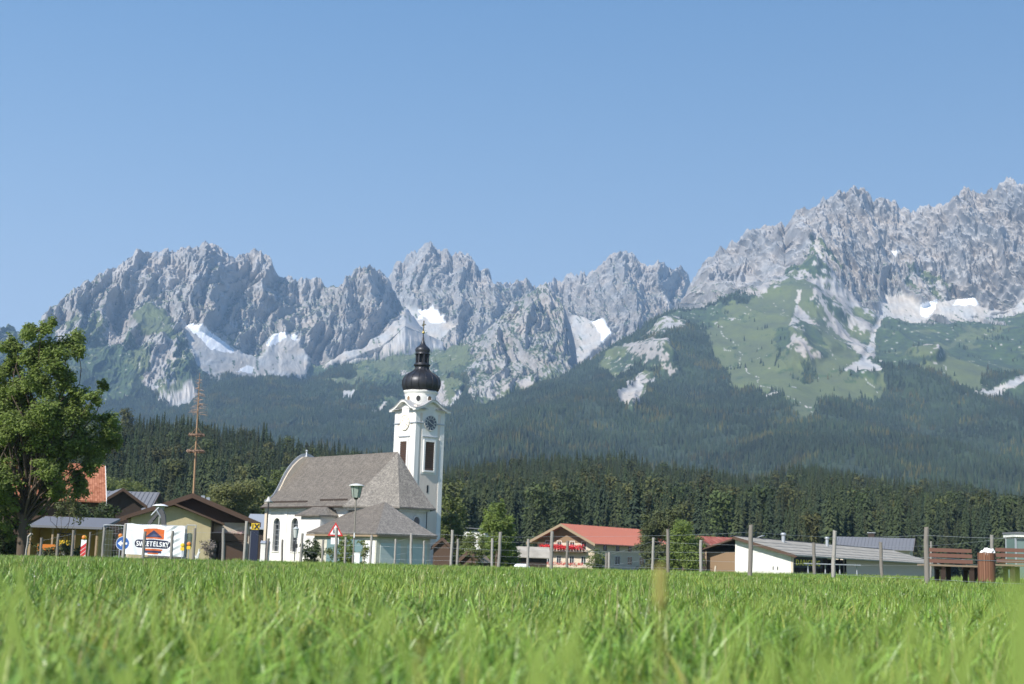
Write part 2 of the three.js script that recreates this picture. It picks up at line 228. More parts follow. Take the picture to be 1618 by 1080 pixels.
//@@GROUND
// ------------------------------------------------------------------ ground, forest hill
const fieldY = (x, z) => -smooth(-z, 58, 76) * 0.7 + 0.0095 * clamp(x, -30, 30) * smooth(-z, 4, 30) * (1 - smooth(-z, 58, 76));
const LOW = -0.7;                                        // the village stands a little lower than the meadow
{
  const zs = [30, 0, -10, -20, -30, -40, -50, -58, -62, -66, -70, -75, -90, -150, -300, -430, -900, -2000, -5000, -12000], xs = []; for (let i = -24; i <= 24; i++) xs.push(Math.sign(i) * (Math.abs(i) <= 12 ? Math.abs(i) * 2.5 : 30 + Math.pow((Math.abs(i) - 12) / 12, 3) * 9000));
  const pos = [], uv = [], idx = [];
  zs.forEach((z, j) => xs.forEach((x, i) => { const y = fieldY(x, z); pos.push(x, z < -3000 ? y - 3 : y, z); uv.push(x / 3, z / 3); if (i && j) { const a = (j - 1) * xs.length + i - 1, b = a + xs.length; idx.push(a, a + 1, b, a + 1, b + 1, b); } }));
  const g = new THREE.BufferGeometry(); g.setAttribute('position', new THREE.Float32BufferAttribute(pos, 3)); g.setAttribute('uv', new THREE.Float32BufferAttribute(uv, 2)); g.setIndex(idx); g.computeVertexNormals();
  const t = grain(256, 256, (u, v) => { const a = u * 6.2832, b = v * 6.2832, n = N3(2 * Math.cos(a), 2 * Math.sin(a), 3 * Math.cos(b)) * 0.3 + N3(9 * Math.cos(a) + 5, 9 * Math.sin(b), 9 * Math.sin(a) + 9 * Math.cos(b)) * 0.3; return [0.30 + 0.08 * n, 0.38 + 0.09 * n, 0.14 + 0.04 * n]; });
  structure('ground', g, new THREE.MeshStandardMaterial({ map: t, roughness: 1 }));
}
const treeTops = L('-200,640 120,645 180,650 260,656 300,660 340,666 380,672 420,676 470,690 500,692 560,702 610,718 640,728 720,737 760,731 800,723 860,716 920,713 1000,717 1050,726 1100,731 1150,736 1200,746 1240,741 1290,727 1330,736 1380,752 1430,756 1480,757 1540,760 1618,776 1850,800');
const hillTopD = (px) => interp([[-200, 680], [200, 720], [700, 880], [1300, 980], [1850, 1000]], px), HILL_FOOT = 345;
const bearing = (x, z) => CX + F * (x / -z) / Math.cos(camera.rotation.x);
function hillY(x, z) { const px = bearing(x, z), d = -z, dt = hillTopD(px), top = at(px, interp(treeTops, px), dt).y - 20, t = (d - HILL_FOOT) / (dt - HILL_FOOT); if (t <= 0) return LOW; return t <= 1 ? lerp(LOW, top, t * (0.72 + 0.28 * t)) + 2.5 * N3(x / 60, z / 60, 2) * Math.min(1, t * 4) : top - (t - 1) * 40; }
{
  const nx = 120, nz = 50, pos = [], idx = [];
  for (let j = 0; j <= nz; j++) for (let i = 0; i <= nx; i++) { const d = lerp(HILL_FOOT - 10, 1350, j / nz), x = lerp(-0.5, 0.52, i / nx) * d; pos.push(x, hillY(x, -d) - (j ? 0 : 1), -d); if (i && j) { const a = (j - 1) * (nx + 1) + i - 1, b = a + nx + 1; idx.push(a, a + 1, b, a + 1, b + 1, b); } }
  const g = new THREE.BufferGeometry(); g.setAttribute('position', new THREE.Float32BufferAttribute(pos, 3)); g.setIndex(idx); g.computeVertexNormals();
  structure('forest_hill', g, mat([0.035, 0.05, 0.02], 1));
}
// ------------------------------------------------------------------ spruces
function spruceCrown(R, H, rad, whorls) {
  const p = [], tri = (a, b, c) => p.push(...a, ...b, ...c);
  const N = whorls * 11;
  for (let i = 0; i < N; i++) {
    const t = Math.pow((i + R()) / N, 0.92), h = H * (0.05 + 0.93 * t), full = rad * (Math.pow(1 - t, 0.75) * 0.94 + 0.05), l = full * (0.45 + 0.7 * R()), a = i * 2.39996 + R() * 1.2;
    const w = 0.20 * l + 0.10, c = Math.cos(a), s = Math.sin(a), up = 0.12 * l, dn = (0.25 + 0.35 * R()) * l + 0.15;
    const P = (r, q, y) => [c * r - s * q, h + y, s * r + c * q], o = P(0, 0, up * 2), m1 = P(l * 0.55, w, -dn * 0.6), m2 = P(l * 0.55, -w, -dn * 0.6), m = P(l * 0.6, 0, up * 0.3 - dn * 0.2), e = P(l, 0, -dn * (0.6 + 0.5 * R()));
    tri(o, m1, m); tri(o, m, m2); tri(m, m1, e); tri(m, e, m2);
  }
  for (let i = 0; i < 6; i++) { const a = i * 1.0472, b = a + 1.0472, r = rad * 0.34; tri([r * Math.cos(a), H * 0.05, r * Math.sin(a)], [0, H, 0], [r * Math.cos(b), H * 0.05, r * Math.sin(b)]); }
  const g = new THREE.BufferGeometry(); g.setAttribute('position', new THREE.Float32BufferAttribute(p, 3)); g.computeVertexNormals(); return g;
}
const bark = mat([0.09, 0.065, 0.045], 0.95);
const leafMat = (r, g, b, t = 0.3) => new THREE.MeshPhysicalMaterial({ color: col(r, g, b), roughness: 0.9, transmission: t, thickness: 0, side: THREE.DoubleSide, specularIntensity: 0.4 });
const needleMats = [[0.033, 0.050, 0.019], [0.040, 0.057, 0.02], [0.026, 0.042, 0.019], [0.05, 0.066, 0.022]].map((c) => mat(c, 0.95, { side: THREE.DoubleSide }));
const spruceKinds = []; { const R = rng(21); for (let i = 0; i < 4; i++) spruceKinds.push({ crown: spruceCrown(R, 21, 2.5 + 0.35 * i, 17 + i), trunk: new THREE.CylinderGeometry(0.06, 0.24, 19, 6).translate(0, 9, 0) }); }
{
  const R = rng(31), all = [];
  for (let d = HILL_FOOT + 4; d < 1120; d += 4.7) for (let x = -0.47 * d; x < 0.47 * d; x += 4.7) {
    const X = x + (R() - 0.5) * 7.5, Z = -(d + (R() - 0.5) * 7.5), px = bearing(X, Z); if (-Z > hillTopD(px) + 55 || R() < 0.06) continue;
    const k = 0.52 + 0.5 * R() + 0.24 * N3(X / 45, Z / 45, 4); all.push({ X, Z, Y: hillY(X, Z) - 0.3, k, px, size: k / -Z, v: R() * 4 | 0, r: R() * 6.28, s: 0.85 + 0.35 * R() });
  }
  all.sort((a, b) => b.size - a.size);
  const inView = all.filter((t) => t.px > 5 && t.px < 1613), near = new Set(inView.slice(0, 290));
  const proto = spruceKinds.map((k, i) => { const o = new THREE.Group(); part(o, 'crown', k.crown, needleMats[i]); part(o, 'trunk', k.trunk, bark); return o; });
  for (const t of near) { const o = proto[t.v].clone(); o.name = numbered('spruce_tree'); o.position.set(t.X, t.Y, t.Z); o.rotation.y = t.r; o.scale.set(t.k * t.s, t.k, t.k * t.s); tag(o, 'dark green spruce standing at the foot of the wooded hill behind the village', 'spruce', 'spruces along the lower edge of the hill forest'); scene.add(o); }
  const rest = all.filter((t) => !near.has(t)), grp = new THREE.Group(), M = new THREE.Matrix4(), q = new THREE.Quaternion(), Y = V(0, 1, 0), c = col(0, 0, 0);
  for (let v = 0; v < 4; v++) { const l = rest.filter((t) => t.v === v), im = new THREE.InstancedMesh(spruceKinds[v].crown, mat([1, 1, 1], 0.95, { side: THREE.DoubleSide }), l.length); im.name = 'crowns'; l.forEach((t, i) => { im.setMatrixAt(i, M.compose(V(t.X, t.Y, t.Z), q.setFromAxisAngle(Y, t.r), V(t.k * t.s, t.k, t.k * t.s))); const b = 0.8 + 0.5 * R() + 0.2 * N3(t.X / 40, t.Z / 40, 6), w = 0.9 + 0.35 * R(); im.setColorAt(i, c.setRGB(0.034 * b * w, 0.050 * b, 0.019 * b)); }); grp.add(im); }
  { const cl = []; for (let i = 0; i < 26; i++) { const t = R(), a = R() * 6.283, rr = 3.0 * Math.sqrt(R()) * (1 - 0.5 * t); cl.push([rr * Math.cos(a), 4 + 9 * t, rr * Math.sin(a), 1.1 + 0.7 * R()]); } const g = leaves(cl, 0.42, 22, R), l = rest.filter(() => R() < 0.05).slice(0, 420), im = new THREE.InstancedMesh(g, leafMat(1, 1, 1, 0.3), l.length); im.name = 'broadleaf_crowns'; l.forEach((t, i) => { const k = 0.9 + 0.5 * R(); im.setMatrixAt(i, M.compose(V(t.X + 2.5, t.Y, t.Z + 2.5), q.setFromAxisAngle(Y, t.r), V(k, k * 1.15, k))); const b = 0.7 + 0.6 * R(), w = 0.85 + 0.4 * R(); im.setColorAt(i, c.setRGB(0.085 * b * w, 0.105 * b, 0.034 * b)); }); grp.add(im); }
  stuff('spruce_forest', grp, 'dense dark forest of spruces and some leaf trees covering the hill behind the village');
  console.log('spruces', all.length);
}
// ------------------------------------------------------------------ leaf trees and bushes
function leaves(clusters, size, perArea, R) {           // clusters: [x, y, z, radius]
  const p = [], n = [];
  for (const [cx, cy, cz, r] of clusters) {
    const N = Math.round(perArea * r * r);
    for (let i = 0; i < N; i++) {
      const u = R() * 2 - 1, a = R() * 6.2832, q = Math.sqrt(1 - u * u), rr = r * (0.1 + 1.15 * Math.pow(R(), 0.6)) * (1 + 0.3 * N3(cx + q * Math.cos(a) * 1.6, cy + u * 1.6, cz + q * Math.sin(a) * 1.6));
      const o = V(q * Math.cos(a), u * 0.86, q * Math.sin(a)), c = V(cx, cy, cz).addScaledVector(o, rr), nn = o.clone().multiplyScalar(0.6).add(V(R() - 0.5, R() * 1.1, R() - 0.5).multiplyScalar(1.5)).normalize();
      const t = V(R() - 0.5, R() - 0.5, R() - 0.5).cross(nn).normalize(), b = nn.clone().cross(t), s = size * (0.6 + 0.8 * R());
      const A = c.clone().addScaledVector(t, -s), B = c.clone().addScaledVector(b, s * 0.5), C2 = c.clone().addScaledVector(t, s), D = c.clone().addScaledVector(b, -s * 0.5);
      for (const w of [A, B, C2, A, C2, D]) p.push(w.x, w.y, w.z);
    }
  }
  const g = new THREE.BufferGeometry(); g.setAttribute('position', new THREE.Float32BufferAttribute(p, 3)); g.computeVertexNormals(); return g;
}
function limb(a, b, r0, r1, R, bend = 0.12) { const l = a.distanceTo(b), pts = [a]; for (let i = 1; i < 4; i++) pts.push(a.clone().lerp(b, i / 4).add(V(R() - 0.5, (R() - 0.2) * 0.6, R() - 0.5).multiplyScalar(l * bend))); pts.push(b); const c = new THREE.CatmullRomCurve3(pts), g = new THREE.TubeGeometry(c, 8, 1, 6), P = g.attributes.position; for (let i = 0; i <= 8; i++) { const o = c.getPoint(i / 8), r = lerp(r0, r1, i / 8); for (let j = 0; j <= 6; j++) { const k = i * 7 + j; P.setXYZ(k, o.x + (P.getX(k) - o.x) * r, o.y + (P.getY(k) - o.y) * r, o.z + (P.getZ(k) - o.z) * r); } } g.computeVertexNormals(); return g; }
// a tree from its silhouette's leaf masses: [sheet x, sheet y, radius in sheet units], at distance d, foot at sheet x fx
function leafTree({ name = 'leaf_tree', label, category = 'tree', fx, d, masses, m, size = 0.13, density = 420, trunkR = 0.3, fork = 0.35, seed, y0 = LOW, deep = 1, group, split = 3 }) {
  const R = rng(seed), foot = spot(fx, d, y0), o = thing(name, label, category, foot, 0, group), k = d / F, cl = [];
  let top = 0; const centres = masses.map(([x, y, r0]) => { const r = category === 'bush' ? r0 * 1.35 : d > 120 ? r0 * 1.5 : r0; const p = at(x, y, d).sub(foot); p.z += (R() - 0.5) * 2 * deep * Math.max(1, 60 * k) * (0.5 + r * k / 4); top = Math.max(top, p.y); return [p, r * k]; });
  if (category === 'bush') for (const [x, , r] of masses) centres.push([at(x, 880, d).sub(foot).setY(r * k * 0.9), r * k * 1.1]);
  for (const [p, r] of centres) for (let i = 0; i < split * 3; i++) { const q = V(R() - 0.5, R() - 0.5, R() - 0.5).normalize().multiplyScalar(r * (0.25 + 0.95 * R())); cl.push([p.x + q.x, Math.max(0.2, p.y + q.y), p.z + q.z, r * (0.2 + 0.5 * R() * R() + 0.15 * R())]); }
  part(o, 'crown', leaves(cl, size, density, R), m);
  const forkP = V(0.1 * (R() - 0.5), top * fork, 0), g = [limb(V(0, -0.2, 0), forkP, trunkR, trunkR * 0.72, R, 0.03)];
  for (const [p] of centres) { const from = V(0, lerp(top * fork * 0.75, Math.max(top * fork, p.y * 0.8), R() * 0.45), 0); g.push(limb(from, p, trunkR * 0.24, trunkR * 0.05, R, 0.2)); }
  for (let i = 0; i < cl.length; i += 2) { const [x, y, z] = cl[i], c = centres[Math.floor(i / (split * 3))][0]; if (c.y > 1) g.push(limb(c, V(x, y, z), trunkR * 0.09, trunkR * 0.03, R)); }
  part(o, 'trunk', g, bark); return shadows(o);
}
const greens = { ash: leafMat(0.195, 0.26, 0.05, 0.5), dark: leafMat(0.06, 0.085, 0.026, 0.3), mid: leafMat(0.145, 0.18, 0.045, 0.45), light: leafMat(0.19, 0.225, 0.055, 0.45), dull: leafMat(0.12, 0.14, 0.05, 0.42) };
leafTree({ name: 'ash_tree', label: 'tall spreading leaf tree towering over the orange roof at the meadow edge', fx: 33, d: 95, seed: 41, m: greens.ash, trunkR: 0.36, fork: 0.2, size: 0.115, density: 760, deep: 1.15, split: 6,
  masses: [[78, 526, 20], [112, 538, 18], [46, 528, 16], [18, 546, 18], [134, 562, 12], [62, 556, 20], [98, 572, 20], [12, 584, 22], [42, 596, 22], [76, 612, 24], [114, 606, 18], [-30, 575, 22], [160, 606, 9], [160, 634, 14], [166, 668, 20], [182, 694, 10], [150, 700, 24], [122, 654, 26], [82, 664, 32], [40, 650, 30], [0, 640, 30], [-44, 632, 30], [-50, 695, 34], [-2, 704, 34], [48, 716, 34], [96, 718, 30], [138, 734, 18], [60, 760, 20], [8, 756, 26], [-44, 758, 28], [112, 752, 14], [28, 620, 22], [60, 690, 26], [118, 690, 24], [22, 680, 26], [100, 640, 22], [55, 575, 16], [88, 548, 14], [30, 565, 16], [-20, 615, 22], [-25, 670, 26], [130, 630, 14], [78, 700, 24], [30, 735, 24], [88, 745, 20], [20, 780, 20], [70, 778, 18], [-20, 795, 22], [118, 768, 14], [45, 745, 22], [-5, 815, 18], [52, 800, 15], [92, 778, 14], [5, 838, 12], [30, 812, 14]] });
leafTree({ name: 'elder_bush', label: 'grey-green ragged bush hanging under the tall leaf tree in front of the timber house', category: 'bush', fx: 95, d: 104, seed: 43, m: greens.dull, trunkR: 0.1, fork: 0.2, size: 0.12, density: 300, masses: [[85, 785, 14], [105, 790, 15], [122, 780, 12], [90, 805, 12], [112, 808, 10], [70, 800, 12]] });
leafTree({ name: 'hedge_bush', label: 'very dark bush at the picture edge left of the leaning grey stump', category: 'bush', fx: 8, d: 98, seed: 44, m: greens.dark, trunkR: 0.12, fork: 0.2, density: 420, masses: [[5, 810, 18], [22, 830, 16], [-12, 835, 20], [8, 850, 18], [28, 855, 10]] });
leafTree({ name: 'yew_bush', label: 'dark evergreen bush right of the timber house below the orange roof', category: 'bush', fx: 158, d: 125, seed: 45, m: greens.dark, trunkR: 0.12, fork: 0.2, density: 300, size: 0.15, masses: [[158, 800, 15], [170, 815, 14], [150, 820, 14], [165, 835, 14], [148, 840, 12]] });
leafTree({ label: 'round pale green tree behind the brown gable house', fx: 368, d: 250, seed: 46, m: leafMat(0.19, 0.20, 0.065, 0.42), size: 0.24, density: 200, masses: [[362, 778, 16], [382, 785, 18], [350, 790, 14], [368, 800, 20], [392, 800, 14], [352, 812, 16], [380, 818, 18]] });
leafTree({ label: 'leafy tree between round tree and the church gable', fx: 428, d: 270, seed: 47, m: greens.mid, size: 0.24, density: 200, masses: [[420, 770, 16], [436, 762, 14], [412, 790, 16], [432, 790, 18], [410, 808, 14], [440, 780, 16]] });
leafTree({ label: 'small light green tree above the grey roofs, nearer the orange roof', fx: 190, d: 330, seed: 48, m: greens.light, size: 0.26, density: 150, masses: [[180, 765, 14], [195, 772, 10], [172, 772, 12]], group: 'light green trees above the grey roofs' });
leafTree({ label: 'smaller light green tree above the grey roofs, nearer the maypole', fx: 213, d: 335, seed: 49, m: greens.light, size: 0.26, density: 150, masses: [[212, 775, 12], [222, 780, 10], [204, 780, 9]], group: 'light green trees above the grey roofs' });
leafTree({ label: 'tall olive tree directly right of the church tower', fx: 716, d: 200, seed: 50, m: greens.mid, size: 0.2, density: 280, masses: [[708, 880, 12], [722, 880, 10], [706, 795, 12], [712, 812, 14], [704, 830, 14], [718, 828, 12], [710, 848, 16], [724, 850, 12], [705, 866, 14], [728, 862, 10]] });
leafTree({ label: 'slender light green tree standing alone between white barn and grey shed', fx: 785, d: 150, seed: 51, m: greens.ash, size: 0.15, density: 520, masses: [[770, 884, 10], [786, 886, 12], [803, 884, 10], [790, 864, 12], [784, 797, 7], [788, 806, 9], [779, 813, 10], [795, 816, 10], [785, 828, 13], [799, 832, 10], [773, 834, 10], [780, 850, 14], [797, 852, 13], [768, 856, 9], [778, 870, 14], [798, 872, 13], [806, 862, 8], [764, 874, 9]] });
leafTree({ label: 'broad dark leaf tree beside the red-roofed farmhouse', fx: 1043, d: 215, seed: 52, m: greens.dull, size: 0.2, density: 300, masses: [[1030, 888, 12], [1046, 890, 12], [1046, 818, 12], [1060, 815, 10], [1030, 830, 12], [1048, 838, 16], [1024, 850, 12], [1040, 858, 16], [1026, 872, 14], [1048, 878, 14]] });
leafTree({ label: 'rounded brighter green tree in front of the broad dark tree', fx: 1080, d: 195, seed: 53, m: greens.ash, size: 0.17, density: 420, masses: [[1070, 888, 10], [1088, 890, 10], [1080, 830, 10], [1072, 840, 11], [1090, 840, 10], [1068, 856, 11], [1086, 858, 14], [1098, 864, 9], [1064, 874, 10], [1080, 878, 14], [1096, 882, 10]] });
leafTree({ name: 'box_bush', label: 'round clipped dark bush against the white church wall', category: 'bush', fx: 492, d: 130, seed: 54, m: greens.dark, trunkR: 0.06, size: 0.1, density: 900, masses: [[492, 862, 8], [486, 868, 7], [498, 869, 7], [492, 874, 9]] });
leafTree({ name: 'shrub', label: 'small green shrub behind the triangular warning sign', category: 'bush', fx: 522, d: 128, seed: 55, m: greens.mid, trunkR: 0.05, size: 0.1, density: 700, masses: [[520, 868, 6], [514, 874, 5], [527, 873, 5]] });
leafTree({ name: 'shrub', label: 'tall green shrub beside the lantern pole before the church annex', category: 'bush', fx: 547, d: 128, seed: 56, m: greens.ash, trunkR: 0.05, size: 0.1, density: 700, masses: [[545, 855, 7], [538, 862, 8], [551, 866, 8], [543, 874, 9], [553, 876, 5]] });
leafTree({ name: 'shrub', label: 'narrow green shrub before the blue-green annex door', category: 'bush', fx: 575, d: 128, seed: 57, m: greens.light, trunkR: 0.05, size: 0.1, density: 600, masses: [[574, 858, 5], [577, 868, 6], [572, 876, 6]] });
leafTree({ name: 'shrub', label: 'sprawling green shrub beside the wooden shelter right of the tower', category: 'bush', fx: 745, d: 118, seed: 58, m: greens.mid, trunkR: 0.06, size: 0.11, density: 380, masses: [[738, 858, 8], [748, 848, 8], [757, 862, 9], [750, 873, 9], [735, 872, 7], [758, 876, 9]] });
leafTree({ name: 'shrub', label: 'green climbing shrub at the corner of the farmhouse', category: 'bush', fx: 943, d: 235, seed: 59, m: greens.mid, trunkR: 0.06, size: 0.18, density: 160, masses: [[940, 872, 7], [948, 880, 8], [936, 884, 7], [952, 888, 6]] });
leafTree({ name: 'dry_bush', label: 'leafless grey brushwood heap beside the white tubes', category: 'bush', fx: 325, d: 78, seed: 60, m: mat([0.2, 0.17, 0.15], 0.95, { side: THREE.DoubleSide }), trunkR: 0.03, size: 0.05, density: 1400, masses: [[322, 862, 6], [332, 858, 6], [327, 868, 8], [337, 866, 5]] });

//@@CHURCH
// ------------------------------------------------------------------ surfaces
const speck = (a, b, s) => grain(128, 128, (u, v) => { const n = N3(u * 8, v * 8, s) * 0.35 + N3(u * 40, v * 40, s) * 0.35 + N3(u * 2, v * 2, s) * 0.3; return a.map((q, i) => q + b * n * (1 + 0.1 * i)); });
const bumpT = grain(128, 128, (u, v) => 0.5 + 0.3 * N3(u * 30, v * 30, 2) + 0.2 * N3(u * 8, v * 8, 3), false);
const stainT = grain(256, 256, (u, v) => { const n = 0.6 * N3(u * 3, v * 3, 61) + 0.5 * N3(u * 11, v * 5, 62) + 0.4 * N3(u * 40, v * 9, 63), q = 0.965 + 0.035 * n; return [q, q * 0.995, q * 0.98]; }); stainT.repeat.set(0.16, 0.16);
const plaster = (c) => mat(c, 0.9, { map: stainT, bumpMap: bumpT, bumpScale: 0.012 });
const M = {
  white: plaster([0.80, 0.785, 0.755]), trim: plaster([0.84, 0.83, 0.81]), beige: plaster([0.80, 0.70, 0.62]), cream: plaster([0.52, 0.44, 0.27]), yellow: plaster([0.42, 0.29, 0.09]), pale: plaster([0.64, 0.55, 0.44]),
  mint: plaster([0.60, 0.58, 0.50]), brown: mat([0.085, 0.05, 0.032], 0.85), darkwood: mat([0.045, 0.03, 0.022], 0.9), oak: mat([0.23, 0.15, 0.085], 0.8), timber: mat([0.30, 0.22, 0.14], 0.8), glass: new THREE.MeshPhysicalMaterial({ color: col(0.03, 0.035, 0.04), roughness: 0.12, specularIntensity: 1 }),
  metal: mat([0.045, 0.045, 0.05], 0.42, { metalness: 0.55 }), zinc: mat([0.42, 0.44, 0.46], 0.5, { metalness: 0.4 }), slate: mat([0.15, 0.155, 0.17], 0.72), gold: mat([0.75, 0.55, 0.2], 0.35, { metalness: 1 }), black: mat([0.02, 0.02, 0.022], 0.6), rubber: mat([0.025, 0.025, 0.026], 0.85),
  red: mat([0.52, 0.03, 0.03], 0.5), orange: mat([0.62, 0.20, 0.03], 0.5), yellowPaint: mat([0.72, 0.48, 0.03], 0.5), blue: mat([0.02, 0.10, 0.36], 0.5), signWhite: mat([0.8, 0.8, 0.8], 0.5), navy: mat([0.012, 0.018, 0.045], 0.6),
};
const shingleT = grain(512, 512, (u, v, i, j) => { const row = Math.floor(j / 16), c = Math.floor((i + (row % 2) * 9 + 5 * (row % 3)) / 18), h = N3(c * 3.7, row * 5.1, 1) * 0.5 + 0.5, e = j % 16 < 2 ? -0.10 : 0, n = N3(u * 5, v * 5, 9) * 0.05, w = N3(u * 60, v * 200, 4) * 0.05; const q = 0.57 + 0.24 * (h - 0.5) + e + n * 0.6 + w; return [q * 1.02, q * 0.985, q * 0.94]; });
const shingleB = grain(512, 512, (u, v, i, j) => { const row = Math.floor(j / 16), c = Math.floor((i + (row % 2) * 9 + 5 * (row % 3)) / 18); return 0.35 + 0.35 * (1 - (j % 16) / 16) + 0.25 * N3(c * 3.7, row * 5.1, 7); }, false);
const shingles = (c) => { const t = shingleT.clone(), b = shingleB.clone(); t.needsUpdate = b.needsUpdate = true; t.repeat.set(1 / 4, 1 / 4); b.repeat.copy(t.repeat); return mat(c, 0.82, { map: t, bumpMap: b, bumpScale: 0.05, side: THREE.DoubleSide }); };
const box = (x0, x1, y0, y1, z0, z1) => new THREE.BoxGeometry(x1 - x0, y1 - y0, z1 - z0).translate((x0 + x1) / 2, (y0 + y1) / 2, (z0 + z1) / 2);
const bar = (a, b, r, n = 6) => { const l = a.distanceTo(b), g = new THREE.CylinderGeometry(r, r, l, n); g.applyQuaternion(new THREE.Quaternion().setFromUnitVectors(V(0, 1, 0), b.clone().sub(a).normalize())); return g.translate((a.x + b.x) / 2, (a.y + b.y) / 2, (a.z + b.z) / 2); };
// a prism along x whose section is given in (z, y)
function prismX(pts, x0, x1) { const s = new THREE.Shape(pts.map(([z, y]) => new THREE.Vector2(-z, y))); return new THREE.ExtrudeGeometry(s, { depth: x1 - x0, bevelEnabled: false }).rotateY(Math.PI / 2).translate(x0, 0, 0); }
function prismY(pts, y0, y1) { const s = new THREE.Shape(pts.map(([x, z]) => new THREE.Vector2(x, -z))); return new THREE.ExtrudeGeometry(s, { depth: y1 - y0, bevelEnabled: false }).rotateX(-Math.PI / 2).translate(0, y0, 0); }
// one roof plane from an eave line (a, b) up to a ridge line (c, d), flared towards the eave
function roofPlane(a, b, c, d, flare = 1.14, thick = 0.2) {
  const n = 10, p = [], uv = [], idx = [], len = a.distanceTo(b), rise = a.clone().lerp(b, 0.5).distanceTo(c.clone().lerp(d, 0.5));
  for (const lay of [0, 1]) for (let i = 0; i <= n; i++) for (let j = 0; j <= 6; j++) { const t = i / n, s = j / 6, e = a.clone().lerp(b, s), r = c.clone().lerp(d, s), q = e.clone().lerp(r, t); q.y = lerp(e.y, r.y, Math.pow(t, flare)) - lay * thick; p.push(q.x, q.y, q.z); const al = b.clone().sub(a).normalize(); uv.push(q.clone().sub(a).dot(al), t * rise); }
  const at2 = (l, i, j) => l * (n + 1) * 7 + i * 7 + j;
  for (let i = 0; i < n; i++) for (let j = 0; j < 6; j++) { idx.push(at2(0, i, j), at2(0, i, j + 1), at2(0, i + 1, j), at2(0, i, j + 1), at2(0, i + 1, j + 1), at2(0, i + 1, j)); idx.push(at2(1, i, j), at2(1, i + 1, j), at2(1, i, j + 1), at2(1, i, j + 1), at2(1, i + 1, j), at2(1, i + 1, j + 1)); }
  for (let j = 0; j < 6; j++) idx.push(at2(0, 0, j), at2(1, 0, j), at2(0, 0, j + 1), at2(0, 0, j + 1), at2(1, 0, j), at2(1, 0, j + 1));
  const g = new THREE.BufferGeometry(); g.setAttribute('position', new THREE.Float32BufferAttribute(p, 3)); g.setAttribute('uv', new THREE.Float32BufferAttribute(uv, 2)); g.setIndex(idx); const h = g.toNonIndexed(); h.computeVertexNormals(); return h;
}
